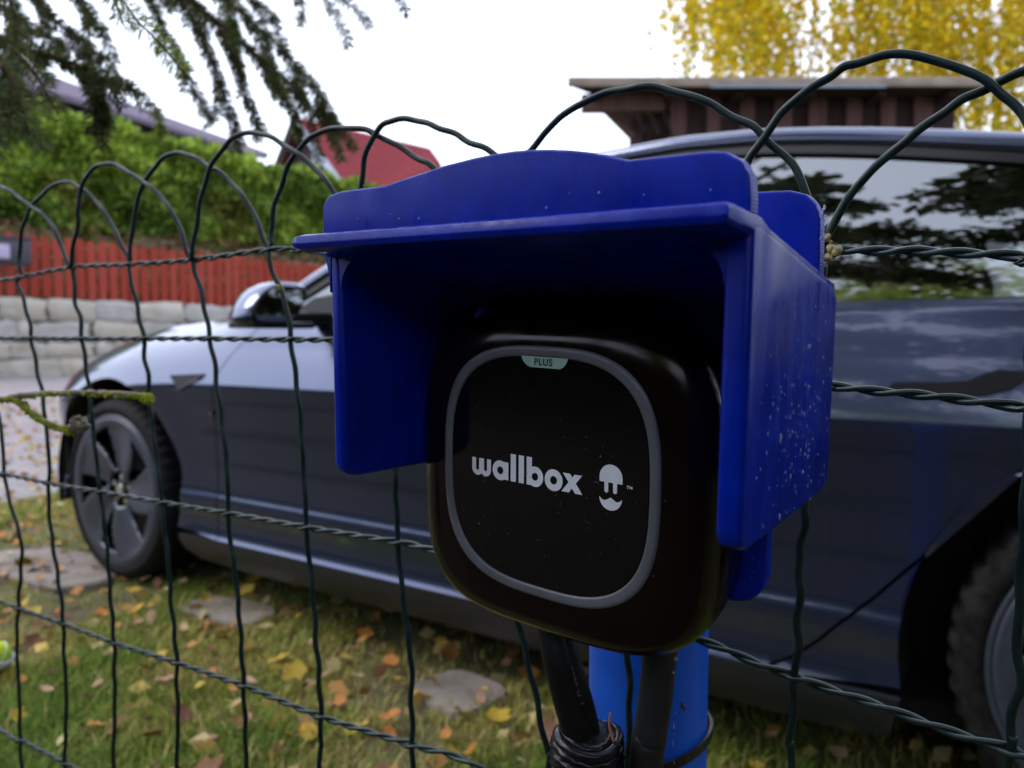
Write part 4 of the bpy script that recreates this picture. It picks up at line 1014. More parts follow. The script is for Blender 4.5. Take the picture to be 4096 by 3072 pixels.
text('PLUS', .0012, .0545, .0048, M_ink, 'badge_lettering', sx=1.0, bold=.00012)
text('TM', .0509, .0006, .0021, M_white, 'trademark_lettering', sx=1.05, bold=.00003)
# dust specks and pale fibres on the gloss
V = []; F = []
for i in range(230):
    x, z = random.uniform(-.08, .084), random.gauss(-.018, .038)
    if abs(z) > .075: continue
    r_ = abs(x)**3+abs(z)**3
    y = -.0007 if r_ < .056**3 else (.0004 if r_ < .070**3 else None)
    if y is None: continue
    s = random.uniform(.00010, .00028)*(2 if random.random() < .05 else 1); o = len(V)
    V += [(x-s, y, z), (x, y, z-s), (x+s, y, z), (x, y, z+s*1.3)]; F.append((o, o+1, o+2, o+3))
for i in range(6):
    x, z = random.uniform(-.04, .045), random.uniform(-.045, .03); a = random.uniform(0, 6); L_ = random.uniform(.002, .005)
    P = [Vector((x+L_*t*math.cos(a+t*1.5), -.0008, z+L_*t*math.sin(a+t*1.5))) for t in (0, .25, .5, .75, 1)]
    v, f = tube(P, .00006, 4); o = len(V); V += v; F += [tuple(q+o for q in g) for g in f]
tag(obj('dust', V, F, mat('dust_specks', (.16, .155, .15), .9), ch), kind='stuff')

# ================================================================ BLUE RAIN HOOD (3D printed)
def blue_mat(name, col, rough, lines=0.0, scale=1250.0, diag=True):
    m = bpy.data.materials.new(name); t, p = nodes(m)
    p.inputs['Roughness'].default_value = rough; p.inputs['Specular IOR Level'].default_value = .17
    p.inputs['Subsurface Weight'].default_value = .0; p.inputs['Subsurface Radius'].default_value = (.05, .1, 1.0); p.inputs['Subsurface Scale'].default_value = .004
    tc = t.nodes.new('ShaderNodeTexCoord')
    n = t.nodes.new('ShaderNodeTexNoise'); n.inputs['Scale'].default_value = 38; n.inputs['Detail'].default_value = 5; n.inputs['Roughness'].default_value = .62
    t.links.new(tc.outputs['Object'], n.inputs['Vector'])
    rp = t.nodes.new('ShaderNodeValToRGB'); rp.color_ramp.elements[0].position = .3; rp.color_ramp.elements[1].position = .72
    rp.color_ramp.elements[0].color = (col[0]*.7, col[1]*.7, col[2]*.72, 1); rp.color_ramp.elements[1].color = (col[0]*1.3, col[1]*1.35, min(1, col[2]*1.25), 1)
    t.links.new(n.outputs['Fac'], rp.inputs['Fac']); t.links.new(rp.outputs['Color'], p.inputs['Base Color'])
    n3 = t.nodes.new('ShaderNodeTexNoise'); n3.inputs['Scale'].default_value = 55; n3.inputs['Detail'].default_value = 6
    mp3 = t.nodes.new('ShaderNodeMapping'); mp3.inputs['Scale'].default_value = (1.6, 1.6, .22)
    t.links.new(tc.outputs['Object'], mp3.inputs['Vector']); t.links.new(mp3.outputs['Vector'], n3.inputs['Vector'])
    mr = t.nodes.new('ShaderNodeMapRange'); mr.inputs['From Min'].default_value = .32; mr.inputs['From Max'].default_value = .68
    mr.inputs['To Min'].default_value = rough-.13; mr.inputs['To Max'].default_value = rough+.16
    t.links.new(n3.outputs['Fac'], mr.inputs['Value']); t.links.new(mr.outputs['Result'], p.inputs['Roughness'])
    mp = t.nodes.new('ShaderNodeMapping'); mp.inputs['Rotation'].default_value = (0, R(45) if diag else 0, 0)
    w = t.nodes.new('ShaderNodeTexWave'); w.inputs['Scale'].default_value = scale; w.inputs['Distortion'].default_value = .6; w.inputs['Detail'].default_value = 1
    w.bands_direction = 'X' if diag else 'Z'
    t.links.new(tc.outputs['Object'], mp.inputs['Vector']); t.links.new(mp.outputs['Vector'], w.inputs['Vector'])
    b = t.nodes.new('ShaderNodeBump'); b.inputs['Strength'].default_value = lines; b.inputs['Distance'].default_value = .0006
    t.links.new(w.outputs['Fac'], b.inputs['Height']); t.links.new(b.outputs['Normal'], p.inputs['Normal'])
    return m
BL = (0.0002, 0.016, 0.34)
M_blueF = blue_mat('blue_print_diagonal', BL, .36, .16, 350, True)
M_blue = blue_mat('blue_print_layers', BL, .26, .14, 700, False)
hood = tag(place(empty('rain_hood')), 'bright blue 3D printed plastic rain hood over the black charging box', 'hood')
top_line = [(-.1045, .1175), (-.1045, .1335), (-.1025, .1365), (-.0985, .1390), (-.0900, .1403), (-.073, .1403), (-.0563, .1401), (-.0460, .1418), (-.0352, .1432), (-.0175, .1455), (.0, .1468), (.010, .1472), (.022, .1472), (.0316, .1466), (.041, .1456), (.0497, .1443), (.0575, .1428), (.0646, .1410), (.0763, .1377), (.0936, .1374), (.108, .1372), (.1140, .1362), (.1195, .1328), (.1225, .1275), (.1232, .120), (.1232, .1105)]
V, F = prism(top_line, -.0505, -.0425); bev(obj('fascia', V, F, M_blueF, hood), .0013, 4, 25)
# roof: lip in front, sloping down to the back
prof = [(-.0705, .1135), (-.0695, .1110), (-.064, .1095), (-.052, .1080), (.042, .0870), (.042, .0940), (-.035, .1118), (-.0425, .1155), (-.066, .1182), (-.0695, .1172)]
n = len(prof)
V = []
for x, sc in ((-.1035, .4), (-.1025, .8), (-.0985, 1), (.1215, 1), (.1235, .85), (.1243, .5)):
    cz = .1138
    for y, z in prof: 
        zz_ = z+(0 if x < 0 else -.0005*(x > 0))
        V.append((x, y, zz_ if sc == 1 else (cz+(zz_-cz)*sc if y < -.04 else zz_)))
F = [tuple(range(n-1, -1, -1)), tuple(5*n+i for i in range(n))]+[(j*n+i, j*n+(i+1) % n, (j+1)*n+(i+1) % n, (j+1)*n+i) for j in range(5) for i in range(n)]
V2_, F2_ = prism([(-.0930, 0), (.1165, 0), (.1165, 1), (-.0930, 1)], .0405, .0575)
V2_ = [(x, y, (.0873-.2238*(y-.0405)) + (0.0062 if z > .5 else 0)) for x, y, z in V2_]
obj('roof_back_edge', V2_, F2_, M_blue, hood, recalc=True)
bev(obj('hood_roof', V, F, M_blue, hood, recalc=True), .0012, 3, 25)
def wallp(x0, x1, P, nm, flare=0):
    """side wall from a (y,z) outline, thick along x"""
    n = len(P); V = [(x0, y, z) for y, z in P]+[(x1, y, z) for y, z in P]
    F = [tuple(range(n)), tuple(range(2*n-1, n-1, -1))]+[(i, (i+1) % n, (i+1) % n+n, i+n) for i in range(n)]
    return bev(obj(nm, V, F, M_blue, hood, recalc=True), .0042, 5, 25)
wallp(-.1005, -.0915, [(-.050, -.001), (-.046, -.0065), (-.040, -.0080), (.045, -.0105), (.0545, -.004), (.0545, .0885), (-.036, .1105), (-.050, .1125)], 'side_wall')
wallp(.1145, .1245, [(-.0505, .004), (-.048, -.0005), (-.043, -.0022), (.030, .0030), (.040, .0045), (.0465, .010), (.0465, .0875), (.041, .0935), (-.0425, .1125), (-.0505, .1125)], 'side_wall')
# rounded fillets between roof and walls
for sx, xw in ((1, -.0915), (-1, .1145)):
    r_ = .016; n = 8; V = []; 
    for y, zt in ((-.0495, .1075), (.050, .0850)):
        V.append((xw-.003*sx, y, zt+.003))
        for i in range(n+1):
            a = math.pi/2*i/n
            V.append((xw+sx*(r_-r_*math.sin(a)), y, zt-r_+r_*math.cos(a)) if False else (xw+sx*r_*(1-math.sin(a)), y, zt-r_*(1-math.cos(a))))
    k_ = n+2
    F = [tuple(range(k_)), tuple(range(2*k_-1, k_-1, -1))]+[(i, (i+1) % k_, (i+1) % k_+k_, i+k_) for i in range(k_)]
    obj('fillet', V, F, M_blue, hood, recalc=True)
V = []; n = 8   # outside flare under the lip on the left
for y in (-.0500, -.020):
    V.append((-.0985, y, .1125))
    for i in range(n+1):
        a = math.pi/2*i/n; V.append((-.1000-.0085*(1-math.sin(a)), y, .1118-.022*(1-math.cos(a))))
k_ = n+2
F = [tuple(range(k_)), tuple(range(2*k_-1, k_-1, -1))]+[(i, (i+1) % k_, (i+1) % k_+k_, i+k_) for i in range(k_)]
obj('fillet', V, F, M_blue, hood, recalc=True)
bp = [(-.096, .060), (-.1, .125), (-.093, .135), (-.085, .1375), (.080, .1375), (.098, .1368), (.1055, .1345), (.1095, .1305), (.1122, .1230), (.1130, .097), (.1130, .008), (.0940, .002), (.0945, -.0460), (.0925, -.0545), (.0875, -.0605), (.080, -.0632), (-.060, -.0640), (-.070, -.055), (-.075, .0), (-.096, .0)]
V, F = prism(bp, .056, .0645); bev(obj('back_plate', V, F, M_blueF, hood), .0016, 4, 25)
# rain drops
bm = bmesh.new()
def drop(c, n_, r, tall=1.0):
    q = Vector(n_).to_track_quat('Z', 'Y').to_matrix().to_4x4()
    mm = Matrix.Translation(c) @ q @ Matrix.Diagonal((r, r, r*.55, 1))
    if tall != 1: mm = Matrix.Translation(c) @ Matrix.Diagonal((1, 1, tall, 1)) @ q @ Matrix.Diagonal((r, r, r*.55, 1))
    bmesh.ops.create_icosphere(bm, subdivisions=2, radius=1, matrix=mm)
dr = random.Random(3)
for i in range(270):
    y = dr.gauss(.004, .020); z = min(.085, max(.004, dr.gauss(.040, .022)))
    if y > .043 or y < -.04: continue
    if z > .105-.25*(y+.05): continue
    r_ = dr.choice((.00014, .0002, .00027, .0004)) if dr.random() < .93 else dr.uniform(.0005, .0009)
    drop((.1245, y, z), (1, 0, 0), r_, dr.uniform(1.0, 2.4) if r_ > .00025 else 1)
for i in range(14): drop((dr.uniform(-.08, .11), -.0506, dr.gauss(.124, .0035)), (0, -1, 0), dr.choice((.00025, .0004, .0006)))
for i in range(34): drop((.1128-abs(dr.gauss(0, .0006)), dr.uniform(.057, .063), dr.uniform(.095, .13)), (1, 0, 0), dr.choice((.0003, .0006, .0009)), 1.4)
for i in range(20): drop((dr.uniform(.085, .094), .056, dr.uniform(-.05, 0.0)), (0, -1, 0), .0003)
me = bpy.data.meshes.new('rain_drops'); bm.to_mesh(me); bm.free(); me.polygons.foreach_set('use_smooth', [True]*len(me.polygons))
M_water = mat('rain_water', (0.55, 0.66, 1.0), 0.03, trans=.6, spec=1.0); M_water.node_tree.nodes['Principled BSDF'].inputs['IOR'].default_value = 1.33  # pale base colour puts the white glints of the drops into the water
me.materials.append(M_water)
rdp = link(bpy.data.objects.new('rain_drops', me)); place(rdp); tag(rdp, 'small rain drops beaded on the right side wall of the blue hood', 'rain drops', kind='stuff')

# ================================================================ CABLES
M_cable = mat('black_cable_sheath', (0.004, 0.004, 0.0045), 0.5, spec=.25, nscale=60, col2=(0.007, 0.0065, 0.0065), bump=.15, bscale=200, bdist=.0005)
M_tape = mat('black_insulating_tape', (0.006, 0.006, 0.009), 0.26, spec=.45, nscale=25, col2=(0.010, 0.010, 0.014), bump=.6, bscale=38, stretch=(1, 1, 3.2), bdist=.004)
M_pipe = mat('grey_conduit', (0.014, 0.014, 0.015), 0.6, spec=.3, nscale=60, col2=(0.026, 0.026, 0.026), bump=.2, bscale=200, bdist=.0006)
cb = tag(empty('charging_cable', (0, 0, 0)), 'thick black charging cable bound with glossy insulating tape below the black box', 'cable')
CPA = [Vector(p) for p in [(-0.2282,0.383,0.7219),(-0.2226,0.38,0.7073),(-0.2177,0.378,0.6925),(-0.2132,0.38,0.6736),(-0.2087,0.382,0.6575),(-0.2069,0.384,0.646)]]; CPB = [Vector(p) for p in [(-0.2209,0.385,0.7227),(-0.2172,0.383,0.7075),(-0.2122,0.382,0.6924),(-0.2056,0.384,0.6713),(-0.203,0.388,0.6537),(-0.2022,0.39,0.6419)]]
cb.location = CPA[-1]; oo = Vector(cb.location)
Q = catmull(CPA, 8); V, F = tube(Q, [.0082+.0016*i/len(Q) for i in range(len(Q))], 24); obj('taped_sleeve', [v-oo for v in V], F, M_cable, cb, smooth=True)
Q = catmull(CPB, 8); V, F = tube(Q, .0062, 20); obj('cable_sheath', [v-oo for v in V], F, M_cable, cb, smooth=True)
TB = [Vector(p) for p in [(-0.2036,0.388,0.6513),(-0.2041,0.388,0.6394),(-0.204,0.388,0.6171),(-0.2037,0.388,0.5748),(-0.2037,0.388,0.4),(-0.2037,0.388,0.0)]]
Q = catmull(TB, 14); n = len(Q)
rr = []
for i in range(n):
    t = i/(n-1); rr.append((.0150+.0052*min(1, t*7)+.0012*math.sin(i*1.3)+.0008*math.sin(i*2.9))*(1 if i else .8))
V, F = tube(Q, rr, 40)
V = [v+Vector((.0007*math.sin(40*v.z*6+a*3), .0007*math.cos(v.z*310+a*2), .0016*math.sin(a*2*math.pi/40*2))) for a, v in enumerate(V)]
obj('tape_wrap', [v-oo for v in V], F, M_tape, cb, smooth=True)
P = []
for i in range(60):
    a = 2*math.pi*i/59*1.0; c = TB[0]+Vector((0, 0, -.006)); P.append(c+Vector((.0178*math.cos(a), .0178*math.sin(a), .002*math.sin(a*2)+.0015)))
V, F = tube(P, .0032, 8); obj('tape_fold', [v-oo for v in V], F, M_tape, cb, smooth=True)
def wrap_text(body, A, B, rad, size, m, name, parent, org):
    """small printed characters running down a cable, facing the fence side"""
    cu = bpy.data.curves.new('t', 'FONT'); cu.body = body; cu.size = size; cu.space_character = 1.2
    to = bpy.data.objects.new('t', cu); COL.objects.link(to); bpy.context.view_layer.update()
    me = bpy.data.meshes.new_from_object(to); bpy.data.objects.remove(to)
    d = (B-A).normalized(); nn = Vector((.45, -1, 0)); nn = (nn-d*nn.dot(d)).normalized(); s = nn.cross(d)
    for v in me.vertices: v.co = A+d*v.co.x+s*(-1)*(v.co.y-size*.35)+nn*(rad+.0003)-org
    me.materials.clear(); me.materials.append(m); return link(bpy.data.objects.new(name, me), parent)
M_grey = mat('grey_print', (.10, .10, .10), .6)
wrap_text('8668 H T', CPB[2], CPB[3], .0062, .0052, M_grey, 'sheath_lettering', cb, oo)
cd = tag(empty('supply_conduit', (-0.1844,0.405,0.0)), 'scuffed dark grey conduit running down from the black box in front of the blue post', 'conduit')
P = [Vector(p) for p in [(-0.1594,0.39,0.7229),(-0.1644,0.4,0.704),(-0.1689,0.405,0.6753),(-0.1721,0.405,0.6497),(-0.1744,0.405,0.629),(-0.1844,0.405,0.45),(-0.1844,0.405,0.0)]]; oo2 = Vector(cd.location)
V, F = tube(catmull(P, 8), .0098, 24); obj('pipe', [v-oo2 for v in V], F, M_pipe, cd, smooth=True)
V = []; F = []
for i in range(70):
    t = random.betavariate(1.2, 1.6); a = R(random.gauss(-12, 7)); c = P[0].lerp(P[-1], t*.8); rd_ = Vector((math.cos(a), math.sin(a), 0))
    s = random.uniform(.0002, .0007); o = len(V); tn = Vector((-rd_.y, rd_.x, 0)); q = c+rd_*.0100
    V += [q-tn*s, q-Vector((0, 0, s*2)), q+tn*s, q+Vector((0, 0, s*2.5))]; F.append((o, o+1, o+2, o+3))
tag(obj('scuff_marks', [v-oo2 for v in V], F, mat('scuff_pale', (.32, .29, .26), .9), cd), kind='stuff')
M_dry = mat('dry_needle', (.42, .17, .06), .7)
V, F = tube(catmull([Vector(p) for p in [(-0.1793,0.368,0.6769),(-0.1801,0.368,0.671),(-0.1793,0.368,0.6666),(-0.1773,0.368,0.6615)]], 5), [.0002]+[.0007]*9+[.0002], 6) if False else tube(catmull([Vector(p) for p in [(-0.1793,0.368,0.6769),(-0.1801,0.368,0.671),(-0.1793,0.368,0.6666),(-0.1773,0.368,0.6615)]], 4), .0007, 6)
tag(obj('dry_needle', V, F, M_dry, smooth=True), 'orange brown dry spruce needle stuck to the tape on the black cable', 'needle')

# ================================================================ MOSSY TWIG
M_twigb = mat('grey_twig_bark', (.20, .16, .12), .9, nscale=150, col2=(.32, .27, .22), bump=.5, bscale=250)
M_moss = mat('yellow_green_moss', (.22, .27, .012), .95, nscale=200, col2=(.42, .46, .03), bump=.8, bscale=350)
M_gall = mat('brown_grey_lichen', (.16, .13, .09), .95, nscale=260, col2=(.34, .32, .22), bump=.9, bscale=300)
tg = tag(empty('mossy_twig', (-0.9019,0.3118,0.821)), 'bare forked twig covered in yellow green moss in front of the wire fence', 'twig')
to_ = Vector(tg.location)
mp_ = []
for nm, P, r0, r1 in (('stem', [(-0.9019,0.3118,0.821),(-0.8525,0.3329,0.8263),(-0.8297,0.3476,0.8209),(-0.8147,0.3578,0.824),(-0.7922,0.3728,0.8263),(-0.7658,0.3904,0.8272),(-0.7394,0.4078,0.8263),(-0.7205,0.4202,0.8254),(-0.7084,0.4281,0.8231)], .0030, .0024), ('side_stem', [(-0.8222,0.3527,0.8236),(-0.8126,0.3587,0.8173),(-0.8067,0.3621,0.811),(-0.797,0.3679,0.8024),(-0.7855,0.3751,0.7956),(-0.776,0.3811,0.7925),(-0.7714,0.384,0.7893)], .0024, .0018)):
    Q = catmull([Vector(p) for p in P], 10); n = len(Q)
    Q = [q+Vector((0, random.uniform(-.0004, .0004), random.uniform(-.0004, .0004))) for q in Q]
    V, F = tube(Q, [(r0+(r1-r0)*i/n)*random.uniform(.85, 1.2) for i in range(n)], 8); obj(nm, [v-to_ for v in V], F, M_twigb, tg, smooth=True)
    for i, q in enumerate(Q):
        for _ in range(9):
            if nm == 'stem' and random.random() < .45 and i < n*.85: continue
            bm = bmesh.new(); bmesh.ops.create_icosphere(bm, subdivisions=1, radius=random.uniform(.0008, .0019))
            d = Vector((random.uniform(-.002, .002), random.uniform(-.0028, .0028), random.uniform(-.0036, .0012)))
            mp_.append(([v.co*random.uniform(.7, 1.3)+q+d-to_ for v in bm.verts], [tuple(v.index for v in f.verts) for f in bm.faces])); bm.free()
def cluster(c, r, nn, s0, s1):
    L_ = []
    for _ in range(nn):
        bm = bmesh.new(); bmesh.ops.create_icosphere(bm, subdivisions=1, radius=random.uniform(s0, s1))
        d = Vector([random.gauss(0, 1) for _ in range(3)]).normalized()*r*random.uniform(.5, 1)
        L_.append(([v.co*random.uniform(.7, 1.3)+Vector(c)+d-to_ for v in bm.verts], [tuple(v.index for v in f.verts) for f in bm.faces])); bm.free()
    return L_
mp_ += cluster((-0.7094,0.4272,0.8209), .0058, 80, .0010, .0022)
V, F = merge(mp_); tag(obj('moss', V, F, M_moss, tg, smooth=False), kind='stuff')
V, F = merge(cluster((-0.7648,0.3888,0.7956), .0088, 190, .0010, .0024)); tag(obj('lichen_knot', V, F, M_gall, tg), kind='stuff')

# ================================================================ BALL AND LAUNCHER
bl = (-2.1758,0.8805,0.0651)
M_felt = mat('yellow_green_felt', (.45, .62, .02), .9, noise=.15, nscale=200, bump=.5, bscale=500)
bm = bmesh.new(); bmesh.ops.create_uvsphere(bm, u_segments=32, v_segments=20, radius=.034)
me = bpy.data.meshes.new('tennis_ball'); bm.to_mesh(me); bm.free(); me.materials.append(M_felt); me.polygons.foreach_set('use_smooth', [True]*len(me.polygons))
tb = link(bpy.data.objects.new('tennis_ball', me)); tb.location = bl; tag(tb, 'yellow green tennis ball lying in a white cup on the grass', 'ball')
P = [Vector((.0345*math.cos(a), .0345*math.sin(a)*.55, .0345*math.sin(a)*.83)) for a in np.linspace(0, 2*math.pi, 40)]
V, F = tube(P, .0011, 5); obj('seam', V, F, M_white, tb, smooth=True)
M_cup = mat('pale_lavender_plastic', (.62, .62, .82), .35)
M_pink = mat('red_plastic', (.45, .03, .06), .4)
la = tag(empty('ball_launcher', bl), 'pale lavender plastic scoop of a ball launcher holding the tennis ball', 'launcher')
V = []; F = []
for sh_, rr_c in ((0, .0375), (1, .0415)):
    for i in range(11):
        th_ = R(92+i*9.0) if i < 10 else R(180)
        for j in range(28):
            a = 2*math.pi*j/28; V.append((rr_c*math.sin(th_)*math.cos(a), rr_c*math.sin(th_)*math.sin(a), rr_c*math.cos(th_)))
for s_ in (0, 1):
    for i in range(10):
        for j in range(28):
            a = s_*308+i*28; k_ = (j+1) % 28; F.append((a+j, a+k_, a+28+k_, a+28+j))
F += [(j, (j+1) % 28, 308+(j+1) % 28, 308+j) for j in range(28)]
cu_ = obj('cup', V, F, M_cup, la, smooth=True, recalc=True); cu_.rotation_euler = (R(-8), R(14), 0)
P = [Vector((-.02, -.01, -.038)), Vector((-.06, -.03, -.045)), Vector((-.14, -.07, -.042)), Vector((-.28, -.14, -.035))]
V, F = tube(catmull(P, 5), .008, 8); obj('handle', V, F, M_pink, la, smooth=True)

# ================================================================ PAVING SLABS, GRASS, FALLEN LEAVES
M_slab = mat('stepping_slab_concrete', (.13, .11, .09), .9, nscale=9, col2=(.25, .215, .195), bump=.5, bscale=60, bdist=.004)
slabs = [(-2.08, 1.50, .165, .088, .10, 'flat grey stepping slab in the grass behind the front wheel of the car'),
         (-1.11, 1.44, .105, .095, -.2, 'flat grey stepping slab in the grass beneath the cable and the car sill'),
         (-3.05, 1.43, .36, .16, .05, 'bare earth patch built as a broad flat slab just ahead of the front wheel')]  # bare earth, modelled with the slab shape and material
for (x, y, a, b, rz, lab) in slabs:
    n = 22; P = []
    for i in range(n):
        t = 2*math.pi*i/n; c, s = math.cos(t), math.sin(t); r_ = (abs(c)**4+abs(s)**4)**(-.25)*random.uniform(.93, 1.04)
        P.append((a*r_*c, b*r_*s))
    V = [(u*.97, v*.97, .030+random.uniform(-.002, .002)) for u, v in P]+[(u, v, .022) for u, v in P]+[(u, v, -.05) for u, v in P]
    F = [tuple(range(n))]+[(i, i+n, (i+1) % n+n, (i+1) % n) for i in range(n)]+[(i+n, i+2*n, (i+1) % n+2*n, (i+1) % n+n) for i in range(n)]
    o = obj('stepping_slab', V, F, M_slab); o.location = (x, y, hgt(x, y)-.004); o.rotation_euler = (0, 0, rz)
    tag(o, lab, 'paving slab')
def in_slab(x, y, grow=0.0):
    m_ = np.zeros(len(x), bool)
    for (sx, sy, a, b, rz, _) in slabs:
        dx, dy = x-sx, y-sy; c, s = math.cos(rz), math.sin(rz); u = dx*c+dy*s; v = -dx*s+dy*c
        m_ |= ((np.abs(u)/(a+grow))**4+(np.abs(v)/(b+grow))**4) < 1
    return m_
def grass(n, xr, yr, hmin, hmax, name, dens=None):
    x = rng.uniform(*xr, n); y = rng.uniform(*yr, n)
    k = ~in_slab(x, y, -.045) | (rng.random(n) < .16)
    pat = np.sin(x*3.1+y*1.3)+np.sin(x*1.7-y*4.2+1)+.7*np.sin(x*9+y*7)+.5*np.sin(x*17-y*13)
    bare = ((x > -3.9) & (x < -2.4) & (y > 1.15) & (y < 1.8))           # worn ground round the front wheel
    k &= ~(bare & (rng.random(n) < .93))
    under = (y > 1.62) & (y < 3.2) & (x > -3.0) & (x < 1.0); k &= ~(under & (rng.random(n) < .8))
    k &= ~((pat < -1.1) & (rng.random(n) < .75))
    x, y, pat = x[k], y[k], pat[k]; n = len(x)
    z = 0.012*np.sin(x*2.3+1)*np.cos(y*2.9)-0.004*np.sin(x*7)*np.sin(y*6+1)
    h = rng.uniform(hmin, hmax, n)*(1+.25*pat*.4); a = rng.uniform(0, 2*math.pi, n); w = rng.uniform(.0012, .0026, n)
    lean = rng.uniform(.2, 1.3, n)*h; b = a+rng.normal(0, .6, n)+1.57
    B = np.stack([x, y, z-.003], 1); D = np.stack([np.cos(a), np.sin(a), np.zeros(n)], 1); Ld = np.stack([np.cos(b), np.sin(b), np.zeros(n)], 1)
    up = np.array([0, 0, 1.0])
    M1 = B+up*(h*.55)[:, None]+Ld*(lean*.35)[:, None]; T = B+up*(h*.9)[:, None]+Ld*lean[:, None]
    V = np.stack([B-D*w[:, None], B+D*w[:, None], M1+D*(w*.8)[:, None], M1-D*(w*.8)[:, None], T], 1).reshape(-1, 3)
    i0 = np.arange(n)*5
    F = np.concatenate([np.stack([i0, i0+1, i0+2], 1), np.stack([i0, i0+2, i0+3], 1), np.stack([i0+3, i0+2, i0+4], 1)])
    g1 = np.array([.15, .24, .034]); g2 = np.array([.37, .38, .065]); g3 = np.array([.55, .42, .18])
    t = np.clip(.5+.36*pat+.30*rng.normal(size=n), 0, 1)[:, None]
    c = g1*t+g2*(1-t); dry = (rng.random(n) < np.clip(.30-.20*pat, .04, .75))[:, None]; c = np.where(dry, g3*(.6+.6*rng.random((n, 1))), c)
    return tag(npobj(name, V, F, M_grass, tint=np.repeat(c, 5, 0)), 'short patchy lawn grass with dry blades under and beside the car', 'grass', kind='stuff')
grass(150000, (-3.6, .9), (.35, 2.4), .018, .052, 'lawn_grass')
grass(26000, (-4.5, -3.2), (.6, 3.2), .02, .06, 'verge_grass')['label'] = 'grass verge strewn with leaves between the lawn and the road'
def fallen_mesh(k, kind):
    r_ = random.Random(k); n = 14; V = [(0, 0, .004)]; P = []
    for i in range(n):
        t = 2*math.pi*i/n
        if kind == 'lobed': rad = .62+.38*abs(math.cos(t*2.5))
        elif kind == 'oval': rad = 1/ (math.hypot(math.cos(t), math.sin(t)*1.9))
        else: rad = (1/math.hypot(math.cos(t), math.sin(t)*1.35))*(1.12 if i == 0 else 1)*(1+.08*(-1)**i)
        P.append((rad*math.cos(t), rad*math.sin(t)))
    cu = r_.uniform(.1, .45); cv = r_.uniform(-.35, .35)
    V = [(0, 0, 0)]+[(x*.5, y*.5, .25*(cu*x*x*.6+cv*y*y)) for x, y in P]+[(x, y, cu*x*x*.6+cv*y*y+r_.uniform(-.08, .10)) for x, y in P]
    F = [(0, 1+i, 1+(i+1) % n) for i in range(n)]+[(1+i, 1+n+i, 1+n+(i+1) % n, 1+(i+1) % n) for i in range(n)]
    o = len(V)
    V += [(-1.0, -.02, 0), (-1.5, .05, .12), (-1.5, .10, .12), (-1.0, .04, 0)]; F.append((o, o+1, o+2, o+3))
    return V, F
kinds = {'yellow': ((.62, .42, .05), 'ovate'), 'orange': ((.48, .19, .05), 'ovate'), 'tan': ((.46, .28, .15), 'oval'), 'pale': ((.55, .42, .24), 'oval'), 'brown': ((.20, .085, .045), 'lobed'), 'ochre': ((.50, .30, .04), 'lobed')}
LM = {}
for kn, (c, sh_k) in kinds.items():
    L_ = []
    for k in range(3):
        cc_ = tuple(min(1, q*random.uniform(.85, 1.15)) for q in c)
        m = mat('fallen_leaf_'+kn, cc_, .7, spec=.3, nscale=4, col2=tuple(q*random.uniform(.5, .8) for q in cc_))
        V, F = fallen_mesh(k*7+len(kn), sh_k)
        me = bpy.data.meshes.new('fallen_leaf'); me.from_pydata(V, [], F); me.update(); me.materials.append(m); me.polygons.foreach_set('use_smooth', [True]*len(me.polygons)); L_.append(me)
    LM[kn] = L_
desc = {'yellow': 'yellow birch leaf', 'orange': 'orange leaf', 'tan': 'tan dried leaf', 'pale': 'pale straw coloured leaf', 'brown': 'dark brown curled leaf', 'ochre': 'ochre lobed leaf'}
def where_(x, y):
    if x < -3.25: return 'at the verge by the road'
    if x < -2.75: return 'on the worn ground ahead of the front wheel'
    if x < -2.35: return 'on the ground beside the front wheel' if y > 1.25 else 'in the grass a step out from the front wheel'
    if x < -1.75: return 'around the stepping slab behind the front wheel' if y > 1.3 else 'in the open grass level with the car door'
    if x < -1.35: return 'in the shade under the car sill' if y > 1.4 else 'in the grass below the middle of the car'
    if x < -.8: return 'around the stepping slab nearest the post' if y > 1.3 else 'in the grass close behind the wire mesh'
    return 'between the blue post and the rear wheel'
def size_(s): return 'tiny' if s < .0165 else ('small' if s < .0205 else ('middling' if s < .0250 else ('large' if s < .030 else 'very large')))
placed = 0; lr = random.Random(11); pts_l = []
while placed < 285:
    x = lr.uniform(-3.9, .3); y = lr.uniform(.75, 1.72)
    if x/y > -.35 and not (x > -.45 and y > 1.2): continue
    if lr.random() < .25 and x > -1.2: continue
    if any((x-a)**2+(y-b)**2 < .0016 for a, b in pts_l): continue
    pts_l.append((x, y))
    kn = lr.choices(list(kinds), [.18, .26, .20, .14, .12, .10])[0]
    where = where_(x, y)
    o = link(bpy.data.objects.new('fallen_leaf', lr.choice(LM[kn])))
    s = lr.uniform(.013, .029)*(1.25 if kn in ('brown', 'ochre') else 1)
    rx, ry = lr.gauss(0, .35), lr.gauss(0, .35)
    pose = 'tipped ' if abs(rx)+abs(ry) > .65 else ('flat ' if abs(rx)+abs(ry) < .3 else '')
    o.location = (x, y, hgt(x, y)+.020+lr.uniform(0, .020)); o.rotation_euler = (rx, ry, lr.uniform(0, 6.28)); o.scale = (s, s, s)
    lab = size_(s)+' '+pose+desc[kn]+' '+where
    tag(o, lab, 'leaf', group='fallen leaves: '+lab); placed += 1
